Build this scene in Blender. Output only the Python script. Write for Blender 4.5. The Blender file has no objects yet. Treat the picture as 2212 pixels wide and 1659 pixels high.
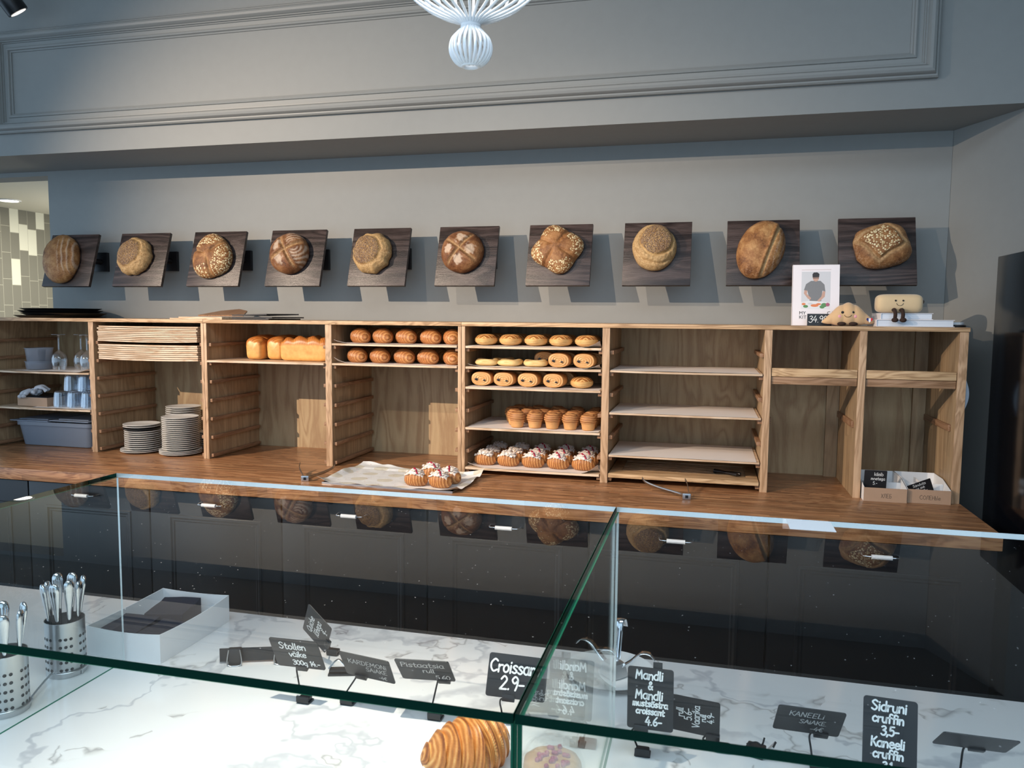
import bpy, bmesh, math, random
from mathutils import Vector, Matrix, noise
random.seed(7)
PI = math.pi
SC = bpy.context.scene
COL = SC.collection

# ------------------------------------------------------------------ camera
def cam_matrix(yaw, pitch, roll, loc):
    cy, sy = math.cos(yaw), math.sin(yaw); cp, sp = math.cos(pitch), math.sin(pitch)
    f = Vector((-sy*cp, cy*cp, sp)); r = Vector((cy, sy, 0)); u = r.cross(f)
    r2 = r*math.cos(roll) + u*math.sin(roll); u2 = u*math.cos(roll) - r*math.sin(roll)
    m = Matrix((r2, u2, -f)).transposed().to_4x4(); m.translation = Vector(loc)
    return m
cd = bpy.data.cameras.new('camera'); cam = bpy.data.objects.new('camera', cd); COL.objects.link(cam)
cam.matrix_world = cam_matrix(0.24716, -0.08605, 0.00859, (0, 0, 1.63))
cd.sensor_fit = 'HORIZONTAL'; cd.sensor_width = 36.0; cd.lens = 36.0*1678.6/2212
cd.clip_start = 0.05; cd.clip_end = 60
cd.dof.use_dof = True; cd.dof.focus_distance = 3.0; cd.dof.aperture_fstop = 18.0
SC.camera = cam

# ------------------------------------------------------------------ light and exposure
SC.view_settings.view_transform = 'Standard'; SC.view_settings.look = 'None'
SC.view_settings.exposure = 0.0; SC.view_settings.gamma = 1.0
SC.view_settings.use_curve_mapping = False
SC.cycles.transparent_max_bounces = 48; SC.cycles.max_bounces = 14
W = bpy.data.worlds.new('world'); SC.world = W; W.use_nodes = True
W.node_tree.nodes['Background'].inputs[0].default_value = (0.56, 0.77, 1.0, 1)
W.node_tree.nodes['Background'].inputs[1].default_value = 1.45

def spot_light(name, loc, target, energy, color, size_deg, blend, radius):
    d = bpy.data.lights.new(name, 'SPOT'); d.energy = energy; d.color = color
    d.spot_size = math.radians(size_deg); d.spot_blend = blend; d.shadow_soft_size = radius
    o = bpy.data.objects.new(name, d); COL.objects.link(o); o.location = loc
    o.rotation_euler = (Vector(target)-Vector(loc)).to_track_quat('-Z', 'Y').to_euler()
    return o
WARM = (1.0, 0.80, 0.62)
spot_light('track_spot_light_left', (-4.25, -0.1, 3.05), (-1.40, 3.75, 1.42), 1120, WARM, 55, 1.0, 0.012)
spot_light('track_spot_light_middle', (-2.0, 0.55, 3.05), (-0.25, 3.75, 1.20), 240, WARM, 48, 1.0, 0.012)
spot_light('case_spot_light', (-0.60, 0.95, 3.1), (-0.55, 1.08, 0.86), 265, (1.0, 0.89, 0.75), 40, 1.0, 0.02)

ad = bpy.data.lights.new('overhead_fill_light', 'AREA'); ad.shape = 'RECTANGLE'; ad.size = 4.4; ad.size_y = 1.6; ad.energy = 85; ad.color = (.70, .85, 1.0)  # added soft fill to brighten the marble from above; no such fixture
ao = bpy.data.objects.new('overhead_fill_light', ad); COL.objects.link(ao); ao.location = (0.1, 0.2, 3.58)

# ------------------------------------------------------------------ mesh helpers
def link(o): COL.objects.link(o); return o
def tag(o, label=None, cat=None, group=None, kind=None):
    if label: o['label'] = label
    if cat: o['category'] = cat
    if group: o['group'] = group
    if kind: o['kind'] = kind
    return o
def thing(name, label, cat, loc=(0, 0, 0), rz=0.0, group=None):
    o = bpy.data.objects.new(name, None); link(o); o.empty_display_size = 0.02
    o.location = loc; o.rotation_euler = (0, 0, rz)
    return tag(o, label, cat, group)

KIDS = {}
class MB:
    """collects verts, faces and material slots; build() makes one mesh object"""
    def __init__(s): s.v = []; s.f = []; s.m = []; s.attr = []
    def add(s, verts, faces, mi=0, attr=None):
        n = len(s.v); s.v += [tuple(p) for p in verts]
        s.f += [tuple(i+n for i in f) for f in faces]; s.m += [mi]*len(faces)
        s.attr += attr if attr else [(0, 0, 0)]*len(verts)
        return s
    def box(s, x0, x1, y0, y1, z0, z1, b=0.0, mi=0, M=None):
        if b <= 0:
            v = [(x, y, z) for x in (x0, x1) for y in (y0, y1) for z in (z0, z1)]
            f = [(0, 1, 3, 2), (4, 6, 7, 5), (0, 4, 5, 1), (2, 3, 7, 6), (0, 2, 6, 4), (1, 5, 7, 3)]
        else:
            b = min(b, (x1-x0)*.49, (y1-y0)*.49, (z1-z0)*.49)
            bm = bmesh.new(); bmesh.ops.create_cube(bm, size=1.0)
            for q in bm.verts:
                q.co = Vector(((x0+x1)/2+q.co.x*(x1-x0), (y0+y1)/2+q.co.y*(y1-y0), (z0+z1)/2+q.co.z*(z1-z0)))
            bmesh.ops.bevel(bm, geom=list(bm.edges), offset=b, segments=2, affect='EDGES', profile=0.6)
            bm.verts.index_update(); v = [q.co.copy() for q in bm.verts]; f = [[q.index for q in fc.verts] for fc in bm.faces]; bm.free()
        if M is not None: v = [M @ Vector(p) for p in v]
        return s.add(v, f, mi)
    def lathe(s, prof, n=24, mi=0, M=None, fr=None, closed=False):
        """prof: list of (r, z); fr(phi, k) scales the radius"""
        v = []; f = []
        for k, (r, z) in enumerate(prof):
            for i in range(n):
                a = 2*PI*i/n; q = r*(fr(a, k) if fr else 1)
                v.append((q*math.cos(a), q*math.sin(a), z))
        m = len(prof)
        for k in range(m-1):
            for i in range(n):
                j = (i+1) % n; f.append((k*n+i, k*n+j, (k+1)*n+j, (k+1)*n+i))
        if prof[0][0] > 1e-6 and closed: f.append(tuple(range(n-1, -1, -1)))
        if prof[-1][0] > 1e-6 and closed: f.append(tuple((m-1)*n+i for i in range(n)))
        if M is not None: v = [M @ Vector(p) for p in v]
        return s.add(v, f, mi)
    def cyl(s, p, q, r, n=12, mi=0, r2=None):
        return s.tube([p, q], [r, r if r2 is None else r2], n, mi)
    def tube(s, pts, rad, n=8, mi=0, flat=1.0, closed=False):
        pts = [Vector(p) for p in pts]; m = len(pts)
        if not isinstance(rad, (list, tuple)): rad = [rad]*m
        v = []; f = []; prev = None
        for k in range(m):
            if closed: t = pts[(k+1) % m]-pts[k-1]
            else: t = pts[min(k+1, m-1)]-pts[max(k-1, 0)]
            t.normalize()
            if prev is None:
                a = Vector((0, 0, 1)) if abs(t.z) < .9 else Vector((1, 0, 0))
                u = t.cross(a).normalized()
            else: u = (prev-t*prev.dot(t)).normalized()
            prev = u; w = t.cross(u)
            for i in range(n):
                a = 2*PI*i/n; v.append(pts[k]+u*math.cos(a)*rad[k]+w*math.sin(a)*rad[k]*flat)
        for k in range(m if closed else m-1):
            for i in range(n):
                j = (i+1) % n; k2 = (k+1) % m
                f.append((k*n+i, k*n+j, k2*n+j, k2*n+i))
        if not closed: f.append(tuple(range(n-1, -1, -1))); f.append(tuple((m-1)*n+i for i in range(n)))
        return s.add(v, f, mi)
    def grid(s, nu, nv, fn, mi=0, wrap=False, at=None):
        v = []; f = []; al = []
        for i in range(nu):
            for j in range(nv):
                u = i/nu if wrap else i/(nu-1); w = j/(nv-1)
                v.append(fn(u, w)); al.append(at(u, w) if at else (0, 0, 0))
        for i in range(nu if wrap else nu-1):
            for j in range(nv-1):
                k = (i+1) % nu; f.append((i*nv+j, k*nv+j, k*nv+j+1, i*nv+j+1))
        return s.add(v, f, mi, al)
    def prism(s, poly, y0, y1, mi=0, M=None):
        """poly in xz, extruded along y"""
        n = len(poly); v = [(x, y0, z) for x, z in poly]+[(x, y1, z) for x, z in poly]
        f = [tuple(range(n)), tuple(range(2*n-1, n-1, -1))]+[(i, i+n, (i+1) % n+n, (i+1) % n) for i in range(n)]
        if M is not None: v = [M @ Vector(p) for p in v]
        return s.add(v, f, mi)
    def build(s, name, mats, parent=None, smooth=None, label=None, fix=True):
        me = bpy.data.meshes.new(name); me.from_pydata(s.v, [], s.f)
        if not isinstance(mats, (list, tuple)): mats = [mats]
        for m in mats: me.materials.append(m)
        me.polygons.foreach_set('material_index', s.m)
        if any(a != (0, 0, 0) for a in s.attr):
            ca = me.color_attributes.new('topping', 'FLOAT_COLOR', 'POINT')
            ca.data.foreach_set('color', [c for a in s.attr for c in (*a, 1)])
        if fix:
            bm = bmesh.new(); bm.from_mesh(me); bmesh.ops.recalc_face_normals(bm, faces=bm.faces); bm.to_mesh(me); bm.free()
        if smooth:
            me.shade_smooth()
            if smooth < 170: me.set_sharp_from_angle(angle=math.radians(smooth))
        o = bpy.data.objects.new(name, me); link(o)
        if parent: o.parent = parent; KIDS.setdefault(parent.name, []).append(o)
        if label: o['label'] = label
        return o
def copy_thing(src, loc=None, rz=None, label=None, group=None, mw=None):
    def rec(o, par):
        c = o.copy(); link(c); c.parent = par
        if par: KIDS.setdefault(par.name, []).append(c)
        for ch in list(KIDS.get(o.name, [])): rec(ch, c)
        return c
    c = rec(src, None)
    if loc is not None: c.location = loc
    if rz is not None: c.rotation_euler = (0, 0, rz)
    if mw is not None: c.matrix_world = mw
    if label: c['label'] = label
    if group: c['group'] = group
    return c
def ordw(i): return ['first', 'second', 'third', 'fourth', 'fifth', 'sixth', 'seventh', 'eighth', 'ninth', 'tenth', 'eleventh', 'twelfth',
    'thirteenth', 'fourteenth', 'fifteenth', 'sixteenth', 'seventeenth', 'eighteenth', 'nineteenth', 'twentieth', 'twenty-first', 'twenty-second'][i]
def pos5(i, n):
    if i == 0: return 'leftmost'
    if i == n-1: return 'rightmost'
    return ordw(i)+' from the left'
def nz(x, y, z=0.0, s=1.0): return noise.noise(Vector((x*s, y*s, z*s)))
def slab_grid(b, nu, nv, fn, th):
    """closed sheet: fn gives the upper face, th the thickness below it"""
    top = [Vector(fn(i/(nu-1), j/(nv-1))) for i in range(nu) for j in range(nv)]; n = len(top)
    v = top+[p-Vector((0, 0, th)) for p in top]; f = []
    for i in range(nu-1):
        for j in range(nv-1):
            q = (i*nv+j, (i+1)*nv+j, (i+1)*nv+j+1, i*nv+j+1); f += [q, tuple(x+n for x in reversed(q))]
    rim = [i*nv for i in range(nu)]+[(nu-1)*nv+j for j in range(1, nv)]+[i*nv+nv-1 for i in range(nu-2, -1, -1)]+[j for j in range(nv-2, 0, -1)]
    for k in range(len(rim)): p, q = rim[k], rim[(k+1) % len(rim)]; f.append((p, p+n, q+n, q))
    b.add(v, f); return b
def sm(a, b, x):
    t = max(0.0, min(1.0, (x-a)/(b-a))); return t*t*(3-2*t)
def spline(P, k=6, closed=False):
    """Catmull-Rom through P"""
    P = [Vector(p) for p in P]; n = len(P); out = []
    for i in range(n if closed else n-1):
        g = lambda j: P[j % n] if closed else P[max(0, min(n-1, j))]
        a, b, c, d = g(i-1), g(i), g(i+1), g(i+2)
        for q in range(k):
            t = q/k
            out.append(0.5*((2*b)+(c-a)*t+(2*a-5*b+4*c-d)*t*t+(3*b-a-3*c+d)*t*t*t))
    if not closed: out.append(P[-1])
    return out

# ------------------------------------------------------------------ materials
MATS = {}
class NT:
    def __init__(s, name):
        s.m = bpy.data.materials.new(name); s.m.use_nodes = True; s.t = s.m.node_tree; s.t.nodes.clear()
        s.out = s.n('ShaderNodeOutputMaterial'); MATS[name] = s.m
    def n(s, typ, **kw):
        q = s.t.nodes.new(typ)
        for k, v in kw.items():
            if k.startswith('i_'):
                key = k[2:]; key = int(key) if key.isdigit() else key.replace('_', ' ')
                if isinstance(v, bpy.types.NodeSocket): s.t.links.new(v, q.inputs[key])
                else: q.inputs[key].default_value = v
            else: setattr(q, k, v)
        return q
    def l(s, a, b): s.t.links.new(a, b)
    def ramp(s, fac, stops):
        r = s.n('ShaderNodeValToRGB', i_0=fac); e = r.color_ramp.elements
        while len(e) < len(stops): e.new(0.5)
        for q, (p, c) in zip(e, stops): q.position = p; q.color = (*c, 1) if len(c) == 3 else c
        return r.outputs[0]
    def math(s, op, a, b=0.0, c=None):
        kw = dict(i_0=a, i_1=b)
        if c is not None: kw['i_2'] = c
        return s.n('ShaderNodeMath', operation=op, **kw).outputs[0]
    def mix(s, fac, a, b, blend='MIX'):
        q = s.n('ShaderNodeMix', data_type='RGBA', blend_type=blend)
        for i, v in ((0, fac), (6, a), (7, b)):
            if isinstance(v, bpy.types.NodeSocket): s.l(v, q.inputs[i])
            else: q.inputs[i].default_value = (*v, 1) if (i > 0 and len(v) == 3) else v
        return q.outputs[2]
    def coord(s, scale=(1, 1, 1), loc=(0, 0, 0), kind='Object', rand=False, rot=(0, 0, 0)):
        c = s.n('ShaderNodeTexCoord').outputs[kind]
        if rand:
            oi = s.n('ShaderNodeObjectInfo').outputs['Random']
            k = s.n('ShaderNodeVectorMath', operation='SCALE', i_0=(13.1, 7.7, 5.3)); s.l(oi, k.inputs['Scale'])
            c = s.n('ShaderNodeVectorMath', operation='ADD', i_0=c, i_1=k.outputs[0]).outputs[0]
        return s.n('ShaderNodeMapping', i_Vector=c, i_Scale=scale, i_Location=loc, i_Rotation=rot).outputs[0]
    def noise(s, vec, scale=5.0, detail=4.0, rough=0.55, dist=0.0):
        return s.n('ShaderNodeTexNoise', i_Vector=vec, i_Scale=scale, i_Detail=detail, i_Roughness=rough, i_Distortion=dist).outputs[0]
    def voro(s, vec, scale, feature='F1'):
        return s.n('ShaderNodeTexVoronoi', i_Vector=vec, i_Scale=scale, feature=feature)
    def bump(s, h, strength=0.3, dist=0.002):
        return s.n('ShaderNodeBump', i_Height=h, i_Strength=strength, i_Distance=dist).outputs[0]
    def pbr(s, col, rough=0.5, metal=0.0, normal=None, spec=0.5, **kw):
        q = s.n('ShaderNodeBsdfPrincipled')
        for k, v in (('Base Color', col), ('Roughness', rough), ('Metallic', metal), ('Specular IOR Level', spec)):
            if isinstance(v, bpy.types.NodeSocket): s.l(v, q.inputs[k])
            elif k == 'Base Color': q.inputs[k].default_value = (*v, 1)
            else: q.inputs[k].default_value = v
        if normal: s.l(normal, q.inputs['Normal'])
        for k, v in kw.items(): q.inputs[k.replace('_', ' ')].default_value = v
        s.l(q.outputs[0], s.out.inputs[0]); return q

def plain(name, col, rough=0.5, metal=0.0, spec=0.5, bump=0.0, bscale=300, var=0.0, **kw):
    t = NT(name); c = t.coord()
    n = t.noise(c, bscale*.05, 3); colr = col
    if var: colr = t.ramp(n, [(.25, tuple(x*(1-var) for x in col)), (.75, tuple(min(1, x*(1+var)) for x in col))])
    nm = t.bump(t.noise(c, bscale, 2), bump, .001) if bump else None
    t.pbr(colr, rough, metal, nm, spec, **kw); return t.m

def wood(name, dark, mid, light, axis='z', ring=22.0, rough=0.5, stave=0.0, amt=.55, rand=True, spec=0.4, fine=1.0, bump=.25):
    """grain runs along axis"""
    t = NT(name); k = 0.06
    sc = {'x': (k, 1, 1), 'y': (1, k, 1), 'z': (1, 1, k)}[axis]
    c = t.coord(sc, rand=rand)
    c2 = t.coord({'x': (.25, 1, 1), 'y': (1, .25, 1), 'z': (1, 1, .25)}[axis], rand=rand)
    warp = t.noise(c2, 3.0, 2, .5)
    v = t.n('ShaderNodeVectorMath', operation='ADD', i_0=c).outputs[0]
    sc_ = t.n('ShaderNodeVectorMath', operation='SCALE', i_0=(.35, .35, .35)); t.l(warp, sc_.inputs['Scale'])
    add = t.n('ShaderNodeVectorMath', operation='ADD', i_0=c, i_1=sc_.outputs[0]).outputs[0]
    big = t.noise(add, ring, 2.0, .5, 0.2)
    rings = t.math('FRACT', t.math('MULTIPLY', big, 6.0))
    rings = t.math('ABSOLUTE', t.math('SUBTRACT', rings, .5))
    fin = t.noise(c, 260*fine, 4, .7)
    h = t.math('ADD', t.math('MULTIPLY', rings, 1.1), t.math('MULTIPLY', t.math('SUBTRACT', fin, .5), .9))
    col = t.ramp(h, [(.02, dark), (.32, mid), (.75, light)])
    if stave:
        cc = t.coord(kind='Object', rand=rand)
        sx = t.n('ShaderNodeSeparateXYZ', i_0=cc)
        ax = {'x': ('X', 'Y', 'Z'), 'z': ('Z', 'X', 'Y'), 'y': ('Y', 'X', 'Z')}[axis]
        lane = t.math('FLOOR', t.math('MULTIPLY', t.math('ADD', sx.outputs[ax[1]], t.math('MULTIPLY', sx.outputs[ax[2]], 1.0)), 1/stave))
        off = t.math('MULTIPLY', t.n('ShaderNodeTexWhiteNoise', noise_dimensions='1D', i_W=lane).outputs[0], 7.0)
        cell = t.math('FLOOR', t.math('ADD', t.math('MULTIPLY', sx.outputs[ax[0]], 1/(stave*11)), off))
        wn = t.n('ShaderNodeTexWhiteNoise', noise_dimensions='2D', i_Vector=t.n('ShaderNodeCombineXYZ', i_0=lane, i_1=cell).outputs[0]).outputs[0]
        g = t.math('ADD', t.math('MULTIPLY', wn, amt), 1-amt*.55)
        gg = t.n('ShaderNodeCombineColor', i_0=g, i_1=g, i_2=g).outputs[0]
        col = t.mix(1.0, col, gg, 'MULTIPLY')
    t.pbr(col, rough, 0, t.bump(fin, bump, .001), spec); return t.m

WALL = (0.262, 0.268, 0.258)
M_wall = plain('wall_paint', WALL, .62, spec=.3, bump=.06, bscale=450, var=.02)
M_trim = plain('trim_paint', (0.255, 0.262, 0.252), .5, spec=.35)
M_ceil = plain('ceiling_paint', (.42, .43, .42), .8)
M_floor = plain('floor_stone', (.06, .058, .055), .35, var=.15)
M_oak = wood('oak_panel', (.31, .205, .115), (.39, .265, .15), (.45, .32, .19), 'z', 14, .5, stave=.045, amt=.22)
M_oakedge = wood('oak_edge', (.36, .22, .12), (.52, .335, .20), (.60, .41, .255), 'z', 26, .5)
M_oaktop = wood('oak_top', (.34, .20, .10), (.55, .35, .19), (.64, .43, .25), 'x', 26, .45, stave=0)
M_ply = wood('pine_back', (.33, .215, .115), (.42, .30, .165), (.47, .345, .20), 'z', 9, .55)
M_rail = wood('rail_wood', (.22, .115, .06), (.30, .165, .09), (.36, .21, .12), 'y', 30, .5)
M_bar = wood('bar_wood', (.36, .22, .11), (.56, .37, .2), (.66, .47, .28), 'x', 30, .5)
M_counter = wood('counter_wood', (.24, .105, .045), (.38, .185, .085), (.47, .26, .125), 'x', 30, .33, stave=.022, spec=.5)
M_bar2 = wood('bar_wood_dark', (.22, .12, .06), (.32, .185, .10), (.40, .25, .15), 'x', 30, .5)
M_board = wood('plywood_board', (.50, .34, .21), (.66, .50, .35), (.74, .60, .45), 'x', 20, .55)
M_slate = wood('stained_board', (.014, .008, .007), (.036, .023, .020), (.085, .060, .055), 'x', 11, .36, bump=.8, spec=.45)
M_black = plain('black_lacquer', (.006, .007, .009), .28, spec=.5)
M_fridge = plain('black_gloss', (.004, .005, .008), .12, spec=.5)
M_blackplastic = plain('black_plastic', (.012, .012, .014), .35)
M_blackwire = plain('black_wire', (.010, .010, .012), .4, metal=.4)
M_chalk = plain('chalkboard_black', (.014, .014, .016), .42, spec=.5, var=.3)
M_ink = plain('white_marker', (.88, .88, .86), .7)
M_inkdim = plain('faded_marker', (.50, .50, .49), .7)
M_inkblack = plain('black_marker', (.01, .01, .01), .7)
M_white = plain('white_ceramic', (.80, .79, .77), .22)
M_plate = plain('stoneware_white', (.74, .72, .68), .3)
M_plateunder = plain('plate_underside', (.10, .11, .12), .5)
M_chrome = plain('chrome', (.75, .76, .78), .08, metal=1)
M_steel = plain('brushed_steel', (.55, .56, .57), .28, metal=1)
M_paper = plain('white_paper', (.82, .82, .83), .8, bump=.1, bscale=60)
M_parch = plain('parchment', (.80, .74, .69), .6, bump=.3, bscale=40)
M_parchw = plain('white_parchment', (.82, .84, .86), .5, bump=.3, bscale=40)
M_kraft = plain('kraft_card', (.40, .26, .17), .75, var=.06)
M_card = plain('white_card', (.80, .80, .80), .7)
M_navy = plain('navy_napkin', (.016, .018, .032), .85, bump=.2, bscale=200)
M_cord = plain('cord_grey', (.25, .25, .25), .6)

def glass_face(name, tint, gain=1.6, dust=False, rough=0.0):
    t = NT(name)
    fr = t.n('ShaderNodeFresnel', i_IOR=1.5).outputs[0]
    bk = t.n('ShaderNodeNewGeometry').outputs['Backfacing']
    fac = t.math('MULTIPLY', t.math('MINIMUM', t.math('MULTIPLY', fr, gain), 1.0), t.math('SUBTRACT', 1.0, bk))
    tr = t.n('ShaderNodeBsdfTransparent', i_0=(*tint, 1)); gl = t.n('ShaderNodeBsdfGlossy', i_0=(1, 1, 1, 1), i_Roughness=rough)
    sh = t.n('ShaderNodeMixShader', i_0=fac, i_1=tr.outputs[0], i_2=gl.outputs[0]).outputs[0]
    if dust:
        c = t.coord(); v = t.voro(c, 115); lim = t.math('MULTIPLY', t.math('POWER', t.n('ShaderNodeSeparateColor', i_0=v.outputs['Color']).outputs[0], 5.0), .105)
        spk = t.math('LESS_THAN', v.outputs['Distance'], lim)
        spk = t.math('MULTIPLY', spk, t.math('MULTIPLY', t.noise(c, 8, 3), .55))
        di = t.n('ShaderNodeBsdfDiffuse', i_0=(.8, .8, .8, 1)).outputs[0]
        sh = t.n('ShaderNodeMixShader', i_0=spk, i_1=sh, i_2=di).outputs[0]
    t.l(sh, t.out.inputs[0]); return t.m
M_glass = glass_face('clear_glass', (.975, .99, .984), .8)
M_glasstop = glass_face('dusty_clear_glass', (.975, .99, .984), .74, dust=True)
def glass_edge(name, deep, light, mixf, rough=.15):
    t = NT(name)
    a = t.n('ShaderNodeBsdfGlossy', i_0=(*light, 1), i_Roughness=rough).outputs[0]
    b = t.n('ShaderNodeBsdfDiffuse', i_0=(*deep, 1)).outputs[0]
    t.l(t.n('ShaderNodeMixShader', i_0=mixf, i_1=b, i_2=a).outputs[0], t.out.inputs[0]); return t.m
M_gedge = glass_edge('green_glass_edge', (.012, .15, .085), (.10, .40, .28), .2)
M_gedgef = glass_edge('dark_glass_edge', (.002, .018, .012), (.05, .20, .14), .2)
M_gedgel = glass_edge('window_lit_glass_edge', (.74, .80, .80), (.95, .97, 1.0), .3, .25)  # rear edges: bright window reflection put into a pale colour
def rim_glass(name, blend, k, tint, base=.03):
    t = NT(name); gl = t.n('ShaderNodeBsdfGlossy', i_0=(.95, .97, 1, 1), i_Roughness=.03).outputs[0]; tr = t.n('ShaderNodeBsdfTransparent', i_0=(*tint, 1)).outputs[0]
    f = t.math('MINIMUM', t.math('ADD', t.math('MULTIPLY', t.n('ShaderNodeLayerWeight', i_Blend=blend).outputs['Facing'], k), base), 1.0)
    t.l(t.n('ShaderNodeMixShader', i_0=f, i_1=tr, i_2=gl).outputs[0], t.out.inputs[0]); return t.m
M_wrap = rim_glass('clear_wrap', .18, .40, (.985, .985, .985), .015)
M_thin = rim_glass('drinking_glass', .35, .8, (.93, .95, .96), .10)
def milky(name, col, tr, rough=.3):
    t = NT(name); a = t.n('ShaderNodeBsdfTransparent', i_0=(.9, .92, .95, 1)).outputs[0]
    p = t.n('ShaderNodeBsdfPrincipled', i_Base_Color=(*col, 1), i_Roughness=rough).outputs[0]
    t.l(t.n('ShaderNodeMixShader', i_0=tr, i_1=p, i_2=a).outputs[0], t.out.inputs[0]); return t.m
M_pp = milky('milky_plastic', (.30, .34, .41), .5)

def marble():
    t = NT('white_marble'); c = t.coord()
    w = t.noise(c, 2.2, 5, .6)
    sc_ = t.n('ShaderNodeVectorMath', operation='SCALE', i_0=(.9, .7, .2)); t.l(w, sc_.inputs['Scale'])
    cw = t.n('ShaderNodeVectorMath', operation='ADD', i_0=c, i_1=sc_.outputs[0]).outputs[0]
    n1 = t.noise(cw, 1.1, 4, .5, .5)
    v1 = t.math('ABSOLUTE', t.math('SUBTRACT', n1, .5))
    n2 = t.noise(cw, 2.0, 3, .55, .1); v2 = t.math('ABSOLUTE', t.math('SUBTRACT', n2, .46))
    brk = t.noise(c, 4.0, 3)
    a = t.ramp(t.math('ADD', v1, t.math('MULTIPLY', t.math('SUBTRACT', t.noise(c, 40, 3), .5), .012)), [(.0, (.56, .56, .58)), (.006, (.63, .63, .64)), (.011, (.80, .79, .78))])
    b = t.ramp(t.math('ADD', v2, t.math('MULTIPLY', t.math('GREATER_THAN', brk, .50), .05)), [(.0, (.55, .54, .54)), (.006, (.86, .85, .84)), (.014, (1, 1, 1))])
    cl = t.ramp(t.noise(c, 3, 4), [(.3, (.95, .95, .96)), (.7, (1, 1, 1))])
    t.pbr(t.mix(1, t.mix(1, a, b, 'MULTIPLY'), cl, 'MULTIPLY'), .14, spec=.5); return t.m
M_marble = marble()

# ------------------------------------------------------------------ the room
YW = 3.878
def struct(name, mb, m, **kw): return tag(mb.build(name, m, **kw), kind='structure')
b = MB(); b.box(-7.2, 3.2, -2.6, 8.0, -.08, 0); struct('floor', b, M_floor)
b = MB(); b.box(-3.83, 1.02, YW, YW+.14, 0, 2.466); b.box(-6.9, -3.83, YW, YW+.14, 2.44, 2.466)
struct('wall_back', b, M_wall)
b = MB(); b.box(-7.0, 3.1, 3.455, YW+.14, 2.466, 3.62); struct('wall_upper', b, M_wall)
# the right-hand wall stands at an angle to the back wall
b = MB(); pl_ = [(1.021, YW+.14), (1.021, YW), (1.212, 3.456), (3.1, 3.456), (3.1, YW+.14)]; n_ = len(pl_)
b.add([(x, y, 0) for x, y in pl_]+[(x, y, 2.4658) for x, y in pl_], [tuple(range(n_)), tuple(range(2*n_-1, n_-1, -1))]+[(k, (k+1) % n_, (k+1) % n_+n_, k+n_) for k in range(n_)])
b.box(3.1, 3.22, -2.6, 3.46, 0, 3.62)  # unseen room side, added to keep sky light from entering at the right
struct('wall_right', b, M_wall)
b = MB(); b.box(-7.2, 3.22, -2.6, 3.6, 3.62, 3.72); struct('ceiling', b, M_ceil)

# kitchen seen through the opening on the left
def tile_mat():
    t = NT('kitchen_tile')
    sx = t.n('ShaderNodeSeparateXYZ', i_0=t.coord())
    col = t.math('FLOOR', t.math('MULTIPLY', sx.outputs['Y'], 1/.098)); fx = t.math('FRACT', t.math('MULTIPLY', sx.outputs['Y'], 1/.098))
    off = t.n('ShaderNodeTexWhiteNoise', noise_dimensions='1D', i_W=col).outputs[0]
    zz = t.math('ADD', t.math('MULTIPLY', sx.outputs['Z'], 1/.245), off); row = t.math('FLOOR', zz); fz = t.math('FRACT', zz)
    wn = t.n('ShaderNodeTexWhiteNoise', noise_dimensions='2D', i_Vector=t.n('ShaderNodeCombineXYZ', i_0=col, i_1=row).outputs[0]).outputs[0]
    pale = t.math('GREATER_THAN', wn, .89)
    base = t.mix(pale, (.20, .19, .155), (.70, .68, .56))
    g = t.math('MAXIMUM', t.math('LESS_THAN', fx, .035), t.math('LESS_THAN', fz, .02))
    t.pbr(t.mix(g, base, (.42, .40, .32)), .25); return t.m
b = MB(); b.box(-6.5, -6.36, 4.2, 7.6, 0, 2.6); struct('wall_left', b, tile_mat())
b = MB(); b.box(-6.5, -3.6, YW+.14, 7.6, 2.6, 2.7); struct('ceiling_kitchen', b, plain('kitchen_ceiling', (.72, .69, .58), .8))
b = MB(); b.box(-6.5, -3.6, 7.6, 7.7, 0, 2.6); struct('wall_kitchen', b, plain('kitchen_wall', (.6, .57, .48), .8))
dl = thing('ceiling_downlight', 'round white recessed downlight in the cream ceiling beyond the left opening', 'ceiling light', (-5.90, 5.55, 2.6))
te = NT('downlight_glow'); te.l(te.n('ShaderNodeEmission', i_0=(1, .93, .8, 1), i_1=14.0).outputs[0], te.out.inputs[0])
b = MB(); b.lathe([(0, -.006), (.075, -.006)], 24); b.build('diffuser', te.m, dl, fix=False)
b = MB(); b.lathe([(.075, -.001), (.075, -.010), (.092, -.010), (.095, -.001)], 24); b.build('trim_ring', M_white, dl, 60)
ld = bpy.data.lights.new('kitchen_downlight_lamp', 'AREA'); ld.shape = 'DISK'; ld.size = .15; ld.energy = 40; ld.color = (1, .95, .82)
lo = link(bpy.data.objects.new('kitchen_downlight_lamp', ld)); lo.location = (-5.2, 5.6, 2.57)
ld2 = bpy.data.lights.new('kitchen_fill_light', 'POINT'); ld2.energy = 36; ld2.color = (1, .95, .82); ld2.shadow_soft_size = .15; lo2 = link(bpy.data.objects.new('kitchen_fill_light', ld2)); lo2.location = (-4.9, 6.3, 1.9)  # second one is an added point light lifting the dark kitchen ceiling

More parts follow.
